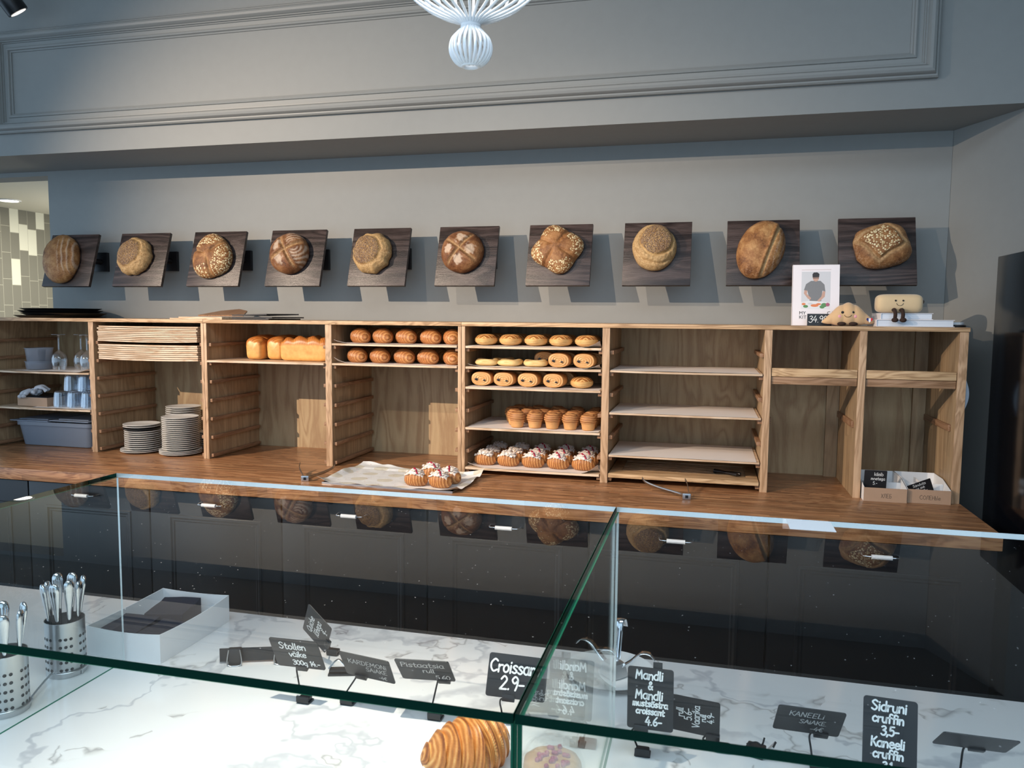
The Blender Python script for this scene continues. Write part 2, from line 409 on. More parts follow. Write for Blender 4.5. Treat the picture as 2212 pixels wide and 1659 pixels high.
# picture-frame moulding on the upper wall
def frame_trim(name, x0, x1, z0, z1, y, prof, m):
    """prof: (inward distance, height off the wall)"""
    b = MB(); n = len(prof); v = []
    for dd, h in prof:
        for (sx, sz) in ((x0+dd, z0+dd), (x1-dd, z0+dd), (x1-dd, z1-dd), (x0+dd, z1-dd)): v.append((sx, y-h*1.5, sz))
    f = []
    for k in range(n-1):
        for i in range(4):
            j = (i+1) % 4; f.append((k*4+i, k*4+j, (k+1)*4+j, (k+1)*4+i))
    b.add(v, f); o = b.build(name, m, None, 28, fix=True); return tag(o, kind='structure')
prof = [(0, .0), (0, .014), (.006, .018), (.012, .018), (.014, .024), (.020, .030), (.030, .033), (.040, .031), (.047, .025), (.050, .018),
        (.054, .018), (.056, .012), (.060, .012), (.062, .008), (.080, .007), (.082, .012), (.088, .014), (.094, .012), (.097, .006), (.103, .004), (.104, 0)]
frame_trim('trim_1', -3.711, .84, 2.577, 3.098, 3.455, prof, M_trim)

# ------------------------------------------------------------------ worktop, cabinets, shelves
ZC = .90; YF = 3.398; ZT = 1.604; YB = 3.862
wt = thing('worktop', 'long oiled oak worktop running below the bakery shelves', 'worktop', (0, 3.4, ZC))
b = MB(); b.box(-4.2, .995, 2.93-3.4, YW-3.4-.002, -.055, 0, .003); b.build('slab', M_counter, wt, 40)

CABX = [-4.20, -3.765, -3.10, -2.43, -1.765, -1.098, -.431, .237, .99]
cabwhere = ['below the drying glasses, leftmost', 'below the milky plastic bin', 'below the plate stacks', 'below the bread loaf tray', 'below the plain croissants',
    'below the cruffin trays', 'below the empty baking boards', 'below the two kraft boxes']
Mh = plain('handle_porcelain', (.85, .86, .88), .15)
for i in range(8):
    x0, x1 = CABX[i], CABX[i+1]; xc = (x0+x1)/2
    t = thing('base_cabinet', 'black panelled base cabinet with white bar handle, '+cabwhere[i], 'cabinet', (xc, 3.4, .1), 0, 'black base cabinets under the oak worktop')
    hw = (x1-x0)/2-.0015
    b = MB(); b.box(-hw, hw, -.43, .46, -.02, .743); b.build('body', M_black, t)
    b = MB(); b.box(-hw, hw, -.40, .44, -.1, -.02); b.build('plinth', M_black, t)
    b = MB(); b.box(-hw+.002, hw-.002, -.45, -.43, -.015, .738, .002); dr = b.build('door', M_black, t, 40)
    # moulded frame of the panel
    m = .10 if hw > .25 else .06
    pr = [(0, 0), (.001, .006), (.010, .008), (.018, .003), (.024, .004), (.030, .0)]
    v = []; f = []
    X0, X1, Z0, Z1 = -hw+m, hw-m, .07, .633
    for dd, h in pr: v += [(X0+dd, -.45-h, Z0+dd), (X1-dd, -.45-h, Z0+dd), (X1-dd, -.45-h, Z1-dd), (X0+dd, -.45-h, Z1-dd)]
    for k in range(len(pr)-1):
        for q in range(4):
            j = (q+1) % 4; f.append((k*4+q, k*4+j, k*4+4+j, k*4+4+q))
    b = MB(); b.add(v, f); b.build('panel_moulding', M_black, dr, 20)
    b = MB(); b.cyl((-.034, -.487, .697), (.034, -.487, .697), .0085, 14)
    hd = b.build('handle', Mh, dr, 50, label='white porcelain handle')
    for s_ in (-1, 1):
        b = MB(); b.tube(spline([(.034*s_, -.487, .697), (.050*s_, -.486, .697), (.060*s_, -.478, .697), (.064*s_, -.449, .697)], 4), .0035, 8)
        b.build('handle_arm', M_chrome, hd, 60)

SLOT = [1.497, 1.402, 1.31, 1.216, 1.122, 1.028, .936]
def shelf_unit(label, x0, x1, panels, bays):
    """panels: (x0, x1) uprights; bays: list of (xl, xr, kind)"""
    xc = (x0+x1)/2
    t = thing('shelf_unit', label, 'shelf', (xc, YF, ZC), 0, 'oak bakery shelf units on the worktop')
    b = MB(); b.box(x0-xc, x1-xc, -.004, YB-YF+.01, ZT-ZC-.0175, ZT-ZC, .0015); b.build('top_panel', M_oaktop, t, 40)
    b = MB(); b.box(x0-xc+.003, x1-xc-.003, YB-YF-.008, YB-YF+.004, .0, ZT-ZC-.018); b.build('back_panel', M_ply, t)
    for (a, c) in panels:
        b = MB(); b.box(a-xc, c-xc, .0042, YB-YF-.009, 0, ZT-ZC-.018); b.box(a-xc, c-xc, 0, .004, 0, ZT-ZC-.018, .001, 1); p = b.build('upright', [M_oak, M_oakedge], t, 40)
    for (xl, xr, kind) in bays:
        if kind == 'rails':
            for z in SLOT:
                for s_ in (0, 1):
                    X0 = (xl if s_ == 0 else xr-.017)-xc
                    b = MB(); b.box(X0, X0+.017, .012, .44, z-.0105-.0165-ZC, z-.0105-ZC, .0012); b.build('rail', M_rail, t, 40)
        else:
            b = MB(); b.box(xl-xc+.002, xr-xc-.002, .003, .028, 1.392-ZC, 1.427-ZC, .003); b.build('cross_bar', M_bar, t, 40, label='pale upper cross bar')
            b = MB(); b.box(xl-xc+.002, xr-xc-.002, .008, .030, 1.360-ZC, 1.391-ZC, .002); b.build('cross_bar', M_bar2, t, 40, label='darker lower cross bar')
            for s_ in (0, 1):
                X0 = (xl if s_ == 0 else xr-.010)-xc
                b = MB(); b.box(X0, X0+.010, .05, .42, 1.185-ZC, 1.212-ZC, .002); b.build('cleat', M_rail, t, 40)
            # one short upright strip in the back corner
            b = MB(); b.box(xr-xc-.055, xr-xc-.001, YB-YF-.030, YB-YF-.010, 0, ZT-ZC-.02); b.build('corner_strip', M_oak, t)
    return t
B1 = (-3.782, -3.1415); B2 = (-3.111, -2.468); B3 = (-2.436, -1.784); B4 = (-1.751, -1.115); B5 = (-1.081, -.451); B6 = (-.4185, .2265); B7 = (.2565, .593); B8 = (.621, .957)
shelf_unit('oak shelf unit on the left holding glasses, plates and stacked boards', -3.814, -2.4525, [(-3.812, -3.782), (-3.1415, -3.111), (-2.468, -2.453)], [(*B1, 'rails'), (*B2, 'rails')])
shelf_unit('oak shelf unit in the middle holding brioche loaves and plain croissants', -2.4515, -1.0985, [(-2.451, -2.436), (-1.784, -1.751), (-1.115, -1.099)], [(*B3, 'rails'), (*B4, 'rails')])
su = shelf_unit('oak shelf unit on the right with pastry trays, empty boards and kraft boxes', -1.0975, .992, [(-1.097, -1.081), (-.451, -.4185), (.2265, .2565), (.593, .621), (.957, .989)],
    [(*B5, 'rails'), (*B6, 'rails'), (*B7, 'bars'), (*B8, 'bars')])
P = [(.0+.019*math.sin(PI*k/12), -.074+.148*k/12) for k in range(13)]
b = MB(); b.prism(P, -.012, .012, M=Matrix.Translation((.989-(-1.0975+.992)/2, .035, .437))); b.build('side_handle', plain('pale_blue_handle', (.60, .66, .74), .3), su, 30, label='pale bow-shaped handle')

# baking boards
def board(name, label, xl, xr, z, th=.009, y0=YF-.004, y1=YF+.40, group=None, m=None, sag=.0):
    w = (xr-xl)/2
    b = MB(); v = []; n = 9
    for i in range(n):
        u = -1+2*i/(n-1); dz = -sag*(1-u*u)
        for (y, z_) in ((0, -th), (0, 0), (y1-y0, 0), (y1-y0, -th)): v.append((u*w, y, z_+dz))
    f = [(0, 1, 2, 3), (4*n-1, 4*n-2, 4*n-3, 4*n-4)]
    for i in range(n-1):
        for q in range(4): j = (q+1) % 4; f.append((i*4+q, i*4+4+q, i*4+4+j, i*4+j))
    b.add(v, f); o = b.build(name, m or M_board); o.location = ((xl+xr)/2, y0, z)
    return tag(o, label, 'baking board', group)
def sheet(label, xl, xr, y0, y1, z, m=None, curl=(0, 0, 0, 0), group=None, seed=0, wav=.0012, cat='baking paper', over=0):
    """parchment sheet; curl = lift of the corners FL, FR, BL, BR"""
    n = 25; xc, yc = (xl+xr)/2, (y0+y1)/2
    def fn(u, w):
        x = xl-xc+(xr-xl)*u; y = y0-yc+(y1-y0)*w
        h = .0012+wav*(.5+.5*nz(x*9+seed, y*9, seed))
        for k, (cu, cw) in enumerate(((0, 0), (1, 0), (0, 1), (1, 1))):
            dd = math.hypot((u-cu)*(xr-xl), (w-cw)*(y1-y0)); h += curl[k]*max(0, 1-dd/.075)**1.6
        if over: x += .004*nz(y*30, seed, 0)
        return (x, y, h)
    b = MB(); slab_grid(b, n, n, fn, .0004); o = b.build('parchment_sheet', m or M_parch, None, 50); o.location = (xc, yc, z)
    return tag(o, label, cat, group)
G = .004
def bay(Bx, g=G): return Bx[0]+g, Bx[1]-g
# bay 1 shelves
xl, xr = bay(B1)
board('shelf_board', 'thin wooden board under the upside-down wine glasses', xl, xr, 1.318, .009, sag=.002)
board('shelf_board', 'thin wooden board under the ribbed tumblers and brown carton', xl, xr, 1.1212, .009, sag=.001)
sheet('crumpled paper sheet under the upside-down wine glasses', xl+.16, xr-.005, YF+.0, YF+.36, 1.3175, curl=(.0, .02, 0, 0), seed=3, wav=.004)
sheet('paper sheet under the ribbed tumblers', xl+.25, xr-.005, YF+.002, YF+.36, 1.1212, seed=4, wav=.003)
# bay 2 stacks of boards
xl, xr = bay(B2, .02)
for nm, zt, n in (('upper', 1.567, 9), ('lower', 1.4715, 8)):
    base = (SLOT[0]-.010) if nm == 'upper' else SLOT[1]-.010
    pitch = (zt-base)/n
    for k in range(n):
        dx = random.uniform(-.004, .004)
        board('baking_board', f'thin plywood baking board, {ordw(n-1-k)} from the top of the {nm} stack above the plates' if k not in (0, n-1) else
              f'thin plywood baking board, {"lowest" if k == 0 else "topmost"} of the {nm} stack above the plates', xl+dx, xr+dx-.008, base+pitch*(k+1)-.0006, pitch-.0022,
              YF+.012+random.uniform(-.006, .004), YF+.41, f'plywood boards in the {nm} stack', sag=.0015+.0004*(n-k) if k < n-1 else .001)
# bay 3
xl, xr = bay(B3)
board('baking_board', 'pale baking board under the brioche loaves', xl, xr, SLOT[1], .010, YF-.012)
# bay 4
xl, xr = bay(B4)
for nm, s_ in (('upper', 0), ('lower', 1)):
    board('baking_board', f'plywood baking board of the {nm} row of plain croissants', xl, xr, SLOT[s_], .009, sag=.001)
    sheet(f'parchment under the {nm} row of plain croissants', xl+.012, xr-.002, YF-.006, YF+.38, SLOT[s_]-.0008*(s_), curl=(.028 if s_ else .016, 0, 0, 0), seed=5+s_)
# bay 5
xl, xr = bay(B5)
for s_, nm in ((0, 'the slashed almond pastries'), (1, 'the cheese pastries'), (2, 'the chocolate rolls'), (4, 'the cruffins'), (6, 'the almond croissants')):
    board('baking_board', f'plywood baking board under {nm}', xl, xr, SLOT[s_], .010, sag=.001)
    sheet(f'parchment under {nm}', xl+.012, xr-.006, YF-.004, YF+.39, SLOT[s_]-.0005, curl={0: (.0, .03, 0, 0), 1: (.012, .022, 0, 0), 2: (0, 0, 0, 0), 4: (0, .002, 0, 0), 6: (.022, .042, 0, 0)}[s_], seed=9+s_)
# bay 6
xl, xr = bay(B6)
for s_, nm in ((1, 'uppermost'), (3, 'middle'), (5, 'lowest')):
    board('baking_board', f'empty plywood board under the {nm} bare parchment sheet', xl, xr, SLOT[s_]-.001, .008, sag=.002 if s_ == 1 else .0006)
    sheet(f'bare parchment sheet on an empty board, {nm} of three', xl+.003, xr-.012, YF-.006, YF+.395, SLOT[s_]-.001, seed=19+s_, wav=.0008)
t = thing('grooved_board', 'wooden bread board with a grooved slatted middle, lowest in its bay', 'bread board', ((xl+xr)/2, YF-.005, SLOT[6]-.010))
w = (xr-xl)/2
b = MB(); b.box(-w, w, 0, .09, 0, .018, .002); b.box(-w, w, .34, .40, 0, .018, .002); b.box(-w, -w+.05, .0902, .3398, 0, .018, .002); b.box(w-.05, w, .0902, .3398, 0, .018, .002)
b.box(-w+.0502, w-.0502, .0902, .3398, .001, .006); b.build('frame', M_bar, t, 40)
for k in range(10):
    y = .094+k*.0246; b = MB(); b.box(-w+.051, w-.051, y, y+.016, .0062, .0165, .001); b.build('slat', M_bar, t, 40)

# ------------------------------------------------------------------ marble counter and display case
mc = thing('marble_counter', 'white grey-veined marble counter under the glass display case', 'counter', (0, 1.0, .862))
b = MB(); b.box(-2.9, 1.5, -.75, .722, -.03, 0, .002); b.build('slab', M_marble, mc, 40)
b = MB(); b.box(-2.86, 1.46, -.70, .70, -.861, -.03); b.build('base', M_black, mc)

CX0, CXJ, CX1 = -1.238, -.155, .93; CY0, CY1 = .632, 1.403; CZ0, CZ1 = .8622, 1.285; TH = .009
def pane(nm, parent, x0, x1, y0, y1, z0, z1, thin, edge=1, top=False, back_edge=None):
    """glass slab: the two large faces take the clear material, the rim takes the green edge"""
    v = [(x, y, z) for x in (x0, x1) for y in (y0, y1) for z in (z0, z1)]
    F = {'x': [(0, 1, 3, 2), (4, 6, 7, 5)], 'y': [(0, 4, 5, 1), (2, 3, 7, 6)], 'z': [(0, 2, 6, 4), (1, 5, 7, 3)]}
    b = MB(); b.add(v, F[thin], 0)
    for k in 'xyz':
        if k == thin: continue
        for i, f in enumerate(F[k]): b.add(v, [f], 2 if (back_edge and k == back_edge[0] and i == back_edge[1]) else 1)
    o = b.build(nm, [M_glasstop if top else M_glass, {1: M_gedge, 2: M_gedgef, 3: M_gedgel}[edge], M_gedgel], parent)
    return o
for nm, x0, x1, lab in (('left', CX0, CXJ-.0008, 'frameless glass display case over the single plain croissant'), ('right', CXJ+.0008, CX1, 'frameless glass display case over the Mandli and Sidruni price signs')):
    t = thing('display_case', lab, 'display case', ((x0+x1)/2, (CY0+CY1)/2, CZ0)); xc, yc = (x0+x1)/2, (CY0+CY1)/2; zz = CZ0
    e = .0004
    pane('top_pane', t, x0-xc, x1-xc, CY0-yc, CY1-yc, CZ1-TH-zz, CZ1-zz, 'z', 2, True, ('y', 1))
    pane('front_pane', t, x0-xc, x1-xc, CY0-yc, CY0-yc+TH, 0, CZ1-TH-e-zz, 'y', 1)
    for k, X in enumerate((x0, x1-.0045)):
        pane('side_pane', t, X-xc, X+.0045-xc, CY0-yc+TH+e, CY1-yc, 0, CZ1-TH-e-zz, 'x', 1, False, ('y', 1))
    b = MB(); X = (x0+.002 if nm == 'left' else x0+.008)
    if nm == 'right':
        b = MB(); b.box(.139-xc, .211-xc, CY1-yc-.070, CY1-yc-.006, CZ1+.0002-zz, CZ1+.0006-zz); b.build('sticker', M_paper, t, label='white paper sticker with faint print')

# ------------------------------------------------------------------ fridge at the right edge
fr = thing('refrigerator', 'tall glossy black refrigerator beside the right end of the shelves', 'fridge', (1.45, 3.06, 0))
b = MB(); b.box(-.37, .37, -.32, .36, .03, 1.88, .004); b.build('body', M_fridge, fr, 40)
b = MB(); b.box(-.37, .37, -.385, -.322, .05, 1.88, .006); dr = b.build('door', M_fridge, fr, 40)
b = MB(); b.tube([(.30, -.42, .7), (.30, -.42, 1.4)], .012, 10); b.build('handle', M_steel, dr, 60)
for sx in (-1, 1):
    for sy in (-1, 1):
        b = MB(); b.cyl((sx*.3, sy*.28, 0), (sx*.3, sy*.28, .03), .02, 10); b.build('foot', M_blackplastic, fr, 50)
t = NT('striped_cloth'); c = t.coord(); w = t.n('ShaderNodeTexWave', i_Vector=c, i_Scale=40, i_Distortion=1.5).outputs[0]
t.pbr(t.ramp(w, [(.3, (.10, .10, .12)), (.6, (.30, .30, .32))]), .9)
def cl(u, w):
    x = -.10+.2*u; y = -.07+.14*w; e = min(1, 5*min(u, 1-u, w, 1-w)+.0)
    return (x+.01*nz(w*5, u*4, 3), y+.01*nz(u*5, 3, w*3), .004+e*(.045+.03*nz(x*18, y*18, 1)))
b = MB(); slab_grid(b, 26, 20, cl, .003); o = b.build('folded_cloth', t.m, None, 60); o.location = (1.22, 3.0, 1.8805)
tag(o, 'crumpled dark striped cloth on top of the black refrigerator', 'cloth')


# ------------------------------------------------------------------ crust materials
def crust(name, dark, mid, light, rough=.55, sheen=.3, scale=18, seed_cols=None, flour=(.62, .49, .37), seed_scale=150, seed_fill=.32):
    """bread crust; vertex colour 'topping' = (seeds, flour, torn pale crumb)"""
    t = NT(name); c = t.coord(rand=True)
    n = t.noise(c, scale, 6, .62, .4); n2 = t.noise(c, scale*7, 4, .65)
    col = t.ramp(t.math('ADD', t.math('MULTIPLY', n, .75), t.math('MULTIPLY', n2, .28)), [(.36, dark), (.50, mid), (.66, light)])
    at = t.n('ShaderNodeVertexColor', layer_name='topping').outputs[0]; sp = t.n('ShaderNodeSeparateColor', i_0=at)
    h = t.math('ADD', t.math('MULTIPLY', n2, .7), t.math('MULTIPLY', t.noise(c, 420, 2), .25))
    crumb = t.ramp(n2, [(.3, (.30, .17, .065)), (.7, (.62, .43, .22))])
    col = t.mix(sp.outputs[2], col, crumb)
    fl = t.math('MULTIPLY', sp.outputs[1], t.math('GREATER_THAN', t.math('ADD', n2, t.math('MULTIPLY', sp.outputs[1], .45)), .62))
    col = t.mix(t.math('MULTIPLY', fl, .72), col, flour)
    if seed_cols:
        v = t.voro(c, seed_scale); rnd = t.n('ShaderNodeSeparateColor', i_0=v.outputs['Color']).outputs[0]
        m = t.math('LESS_THAN', v.outputs['Distance'], t.math('ADD', seed_fill, t.math('MULTIPLY', rnd, .22)))
        m = t.math('MULTIPLY', m, t.math('GREATER_THAN', t.math('ADD', sp.outputs[0], t.math('MULTIPLY', t.math('SUBTRACT', n2, .5), .7)), .5))
        sc = t.ramp(rnd, [(0, seed_cols[0]), (.5, seed_cols[1]), (1, seed_cols[2])])
        col = t.mix(m, col, sc)
        h = t.math('ADD', h, t.math('MULTIPLY', m, t.math('SUBTRACT', 1.4, v.outputs['Distance'])))
    t.pbr(col, rough, 0, t.bump(h, .85, .0036), sheen); return t.m
M_rye = crust('dark_crust', (.085, .030, .013), (.185, .075, .030), (.33, .165, .070), .45)
M_gold = crust('golden_crust', (.13, .050, .020), (.30, .135, .048), (.50, .28, .115), .5)
M_seed = crust('seeded_crust', (.22, .11, .04), (.40, .24, .095), (.55, .37, .17), .6, seed_cols=((.075, .040, .028), (.15, .085, .055), (.36, .25, .18)), seed_scale=290, seed_fill=.46)
M_oat = crust('oat_crust', (.12, .045, .017), (.26, .115, .042), (.42, .22, .09), .5, seed_cols=((.46, .30, .13), (.68, .52, .28), (.84, .72, .46)), seed_scale=115, seed_fill=.34)

def loaf(kind, R, H, rot=0.0, seed=1, nu=110, nv=64):
    """domed loaf standing off its board along -y; flat back at y=0"""
    ca, sa = math.cos(rot), math.sin(rot)
    def info(a, t):
        """direction a, polar t in 0..1 -> radius factor, height, masks"""
        th = t*(PI/2+.55) if t < .86 else .86*(PI/2+.55)+(t-.86)*0
        rr = math.sin(min(th, PI/2+.55))**.82 if t < .86 else None
        return th, rr
    def fn(u, w, want=0):
        a = 2*PI*u; t = w
        if t < .86:
            th = t/.86*(PI/2+.62); rr = math.sin(th)**.80; hh = max(-.35, math.cos(th))
            hh = hh if hh > 0 else hh*.75
            y = -H*(hh+.27)/1.27
        else:
            th = PI/2+.62; rr = math.sin(th)**.80*(1-(t-.86)/.14); y = 0.0
        px, pz = math.cos(a)*rr, math.sin(a)*rr        # unit-disc coordinates
        out = 1+.035*nz(math.cos(a)*1.6, math.sin(a)*1.6, seed*3.1)
        dx = px; dz = pz; bump = 0.0; S = F = C = 0.0
        n1 = nz(px*3, pz*3, seed*1.7); n2 = nz(px*8, pz*8, seed*2.3)
        front = sm(.05, .35, -y/H)
        if kind == 'batard':
            d = abs(px-.34-.25*pz*pz*0); 
            bump -= .10*math.exp(-((px-.42)/.05)**2)*front; bump += .06*math.exp(-((px-.30)/.06)**2)*front
            C = .95*math.exp(-((px-.43)/.07)**2)*front; F = .45*sm(.35, .7, px)*(.5+.5*math.sin(pz*3+px*30+2*n1))+.2*sm(.6, .95, abs(pz))
        elif kind == 'striped':
            st = math.sin(px*30+2.2*pz*pz+1.2*n1); F = .62*sm(.10, .35, px)*sm(-.1, 1, st)*sm(1.0, .5, abs(pz)); bump += .03*st*sm(.1, .3, px)*front; F += .25*sm(-.7, -.98, px)
        elif kind == 'seeddisc':
            cx, cz = (-.12, .10); q = math.hypot(px-cx, pz-cz)+.06*n1
            S = 1-sm(.66, .72, q); edge = math.exp(-((q-.74)/.07)**2)
            bump += .05*(1-sm(.68, .78, q))*front-.05*edge*front+.07*abs(n2)*sm(.72, .8, q)
            C = sm(.70, .78, q)*(.55+.45*n2); out += .07*nz(math.cos(a)*3.5, math.sin(a)*3.5, seed)*sm(.5, .9, rr)
        elif kind == 'seedcap':
            cx, cz = (.12, .20); q = math.hypot((px-cx), (pz-cz)*1.05)+.04*n1
            S = 1-sm(.66, .71, q); e2 = math.exp(-((q-.74)/.05)**2)
            bump += .06*(1-sm(.68, .76, q))*front-.08*e2*front+.05*abs(n2)*sm(.75, .85, q); C = sm(.72, .80, q)*.75
            bump -= .10*math.exp(-((q-1.05)/.05)**2)*sm(.2, -.3, pz)*front
        elif kind in ('cross', 'crossflour'):
            g = min(abs(px+.22*pz-.03), abs(pz-.18*px-.02)); gl = math.exp(-(g/.075)**2)*sm(1.0, .75, rr)
            ridge = math.exp(-((g-.14)/.06)**2)*sm(1.0, .7, rr)
            bump += (-.09*gl+.05*ridge)*front; C = .55*gl
            quad = sm(.16, .30, g)*sm(.95, .6, rr)
            q2 = math.hypot(abs(px)-.36, abs(pz)-.36)+.16*n2+.10*n1
            F = (.95*sm(.30, .12, q2) if kind == 'crossflour' else .9*sm(.34, .1, q2)*(1 if px < .1 else .2)+.8*sm(.1, .3, px)*(.5+.5*math.sin(math.hypot(px-.5, pz)*44))*sm(.12, .25, g))
        elif kind == 'hearts':
            lob = math.cos(3*(a-PI/2-.1)); out += .06*lob
            g = abs(math.sin(1.5*(a-PI/2-.1+PI/3)))*max(rr, .001); gl = math.exp(-(g/.10)**2)*sm(.08, .3, rr)
            bump += -.12*gl*front; S = sm(.28, .5, rr)*sm(.14, .3, g)*(1 if (pz > .25 or px > .12 or pz < -.45) else .12); C = .3*gl
        elif kind == 'lobes':
            out += .10*math.cos(4*(a-.35)); g = abs(math.sin(2*(a-.35+PI/4)))*max(rr, .001)
            gl = math.exp(-(g/.13)**2)*sm(.1, .4, rr); bump += -.11*gl*front+.05*math.exp(-(rr/.25)**2)*front
            S = sm(.50, .72, rr)*sm(.22, .4, g)*front
        elif kind == 'oatsquare':
            m = max(abs(px*.8+pz*.55-.03), abs(pz*.8-px*.55-.12)); S = 1-sm(.46, .52, m)
            e = math.exp(-((m-.56)/.05)**2); bump += (.07*(1-sm(.48, .6, m))-.10*e)*front; C = .6*math.exp(-((m-.62)/.09)**2)
            out += .05*math.cos(4*(a+.6))+.03*nz(math.cos(a)*4, math.sin(a)*4, 4); F = .25*sm(.8, 1, rr)
        rad = (R[0], R[1]); x0, z0 = px*rad[0]*out, pz*rad[1]*out
        x = x0*ca-z0*sa; z = x0*sa+z0*ca
        k = (bump+.018*n1+.014*n2)*H*(1 if y < -1e-5 else 0)
        if want: return (max(0, min(1, S)), max(0, min(1, F)), max(0, min(1, C)))
        rad3 = 1+.0
        return (x*(1+.25*k/max(R)), y-k if y < -1e-5 else y, z*(1+.25*k/max(R)))
    b = MB(); b.grid(nu, nv, fn, wrap=True, at=lambda u, w: fn(u, w, 1))
    return b

BX = [(-3.685, -3.366), (-3.212, -2.897), (-2.739, -2.422), (-2.266, -1.949), (-1.794, -1.481), (-1.324, -1.017), (-.861, -.552), (-.400, -.090), (.068, .381), (.542, .855)]
LO = [  # kind, (rx, rz), thickness, rotation, offset (x, z) from board centre, material, label
    ('striped', (.112, .145), .085, .22, (-.040, .000), M_gold, 'tall dark oval loaf with pale flour stripes on the leftmost wall board'),
    ('seeddisc', (.106, .106), .075, 0, (-.028, .010), M_seed, 'round seeded loaf with torn right edge on the second wall board from the left'),
    ('hearts', (.112, .125), .080, .15, (-.010, .002), M_oat, 'heart-shaped oat-dusted loaf on the third wall board from the left'),
    ('cross', (.108, .112), .085, .35, (-.025, .014), M_rye, 'dark cross-cut loaf with flour rings on the glossy fourth wall board from the left'),
    ('seeddisc', (.106, .108), .075, .5, (-.030, .012), M_seed, 'round dark-seeded loaf on the wall board above the plain croissants'),
    ('crossflour', (.108, .108), .080, .75, (-.018, .012), M_rye, 'dark cross-cut loaf with four flour patches on the sixth wall board from the left'),
    ('lobes', (.118, .112), .075, -.1, (-.008, .020), M_oat, 'four-lobed dark loaf with oats on each lobe'),
    ('seedcap', (.100, .112), .080, 0, (-.012, .022), M_seed, 'round pale loaf with a seeded cap split along the bottom'),
    ('batard', (.100, .140), .090, -.33, (-.010, .005), M_gold, 'large golden oval loaf slashed along its right side'),
    ('oatsquare', (.118, .104), .080, .1, (.015, .014), M_oat, 'pale-crusted loaf with a square of oats on the rightmost wall board')]
tilt = math.atan2(.092, .296)
for i, ((x0, x1), (kind, R, H, rot, off, m, lab)) in enumerate(zip(BX, LO)):
    xc = (x0+x1)/2; hw = (x1-x0)/2; hz = .155
    yc, zc = 3.703, 1.929
    nm_ = pos5(i, 10)
    extra = {}.get(i, '')
    t = thing('wall_board', f'dark stained wooden board tilted out from the wall, {nm_} of ten{extra}', 'display board', (xc, YW-.001, zc), 0, 'dark display boards on the wall')
    M = Matrix.Translation((0, yc-YW, 0)) @ Matrix.Rotation(-tilt, 4, 'X')
    b = MB(); b.box(-hw, hw, 0, .018, -hz, hz, .0015, M=M); b.build('board', M_slate, t, 40)
    b = MB(); b.box(.02, .11, -.022, 0, -.055, .055, .002); br = b.build('bracket', M_blackplastic, t, 40)
    b = MB(); b.cyl((.065, -.022, 0), (.065, -.145, .005), .016, 10); b.cyl((-.065, -.001, 0), (-.065, -.145, .005), .016, 10); b.build('bracket_arm', M_blackplastic, t, 50)
    o = loaf(kind, R, H, rot, i+1).build('bread_loaf', m, None, 175)
    o.matrix_world = Matrix.Translation((xc, 0, 0)) @ Matrix.Translation((0, yc, zc)) @ Matrix.Rotation(-tilt, 4, 'X') @ Matrix.Translation((off[0], -.0008, off[1]))
    tag(o, lab, 'bread')

# ------------------------------------------------------------------ pastries in the shelves
def pastry(name, cols, rough=.4, scale=30, sheen=.4):
    t = NT(name); c = t.coord(rand=True)
    n = t.noise(c, scale, 5, .6); at = t.n('ShaderNodeVertexColor', layer_name='topping').outputs[0]; sp = t.n('ShaderNodeSeparateColor', i_0=at)
    n2 = t.noise(c, scale*9, 3, .6)
    v = t.math('ADD', t.math('ADD', t.math('MULTIPLY', sp.outputs[0], .62), t.math('MULTIPLY', n, .35)), t.math('MULTIPLY', n2, .12))
    col = t.ramp(v, [(.22, cols[0]), (.50, cols[1]), (.80, cols[2])])
    col = t.mix(sp.outputs[1], col, (.86, .74, .48)); 
    t.pbr(col, rough, 0, t.bump(n2, .35, .001), sheen); return t.m
M_crois = pastry('croissant_crust', ((.19, .062, .018), (.43, .165, .048), (.70, .37, .14)))
M_choc = pastry('chocolate_roll_crust', ((.34, .13, .035), (.58, .27, .085), (.80, .50, .22)))
M_slash = pastry('slashed_pastry_crust', ((.26, .085, .025), (.55, .25, .07), (.82, .54, .22)))
M_cheese = pastry('cheese_pastry_crust', ((.48, .24, .07), (.72, .46, .17), (.88, .68, .34)))
M_cruf = pastry('cruffin_crust', ((.22, .085, .03), (.46, .20, .07), (.70, .39, .15)), .6)
M_brioche = pastry('brioche_crust', ((.36, .10, .02), (.62, .25, .055), (.82, .47, .15)), .38)
M_chocbar = plain('dark_chocolate', (.015, .008, .006), .35)

def croissant_mb(L=.16, R=.040, H=.050, N=6.5, bend=.15, seed=0, nu=84, nv=36, spiral=.9, flat=.28, amp=.17):
    """rolled crescent along x, resting on z=0"""
    def fn(u, w, want=0):
        s = -1+2*u; a = 2*PI*w
        env = max(0.0, 1-abs(s)**2.3)**.62
        ph = abs(s)*N+spiral*math.sin(a+.4)*.35+.08*nz(s*3, math.cos(a), seed)
        fr = ph-math.floor(ph)
        step = (1-fr)**.8                                  # each layer overlaps the next towards the tip
        rad = env*(1.03-amp+amp*step)+.012*nz(s*6, math.sin(a)*2, seed+5)
        y = math.cos(a)*R*rad; z = math.sin(a)*H*rad
        y += bend*R*(s*s)*2.0
        z = H*(.80)+z-H*(.22)*abs(s)**2
        if z < 0.0: z = z*.02
        if want: return (.25+.75*abs(fr-.25)*1.2 if fr > .12 else .0, 0, 0)
        return (s*L/2, y, max(z, 0.0002))
    b = MB(); b.grid(nu, nv, fn, at=lambda u, w: fn(u, w, 1)); return b

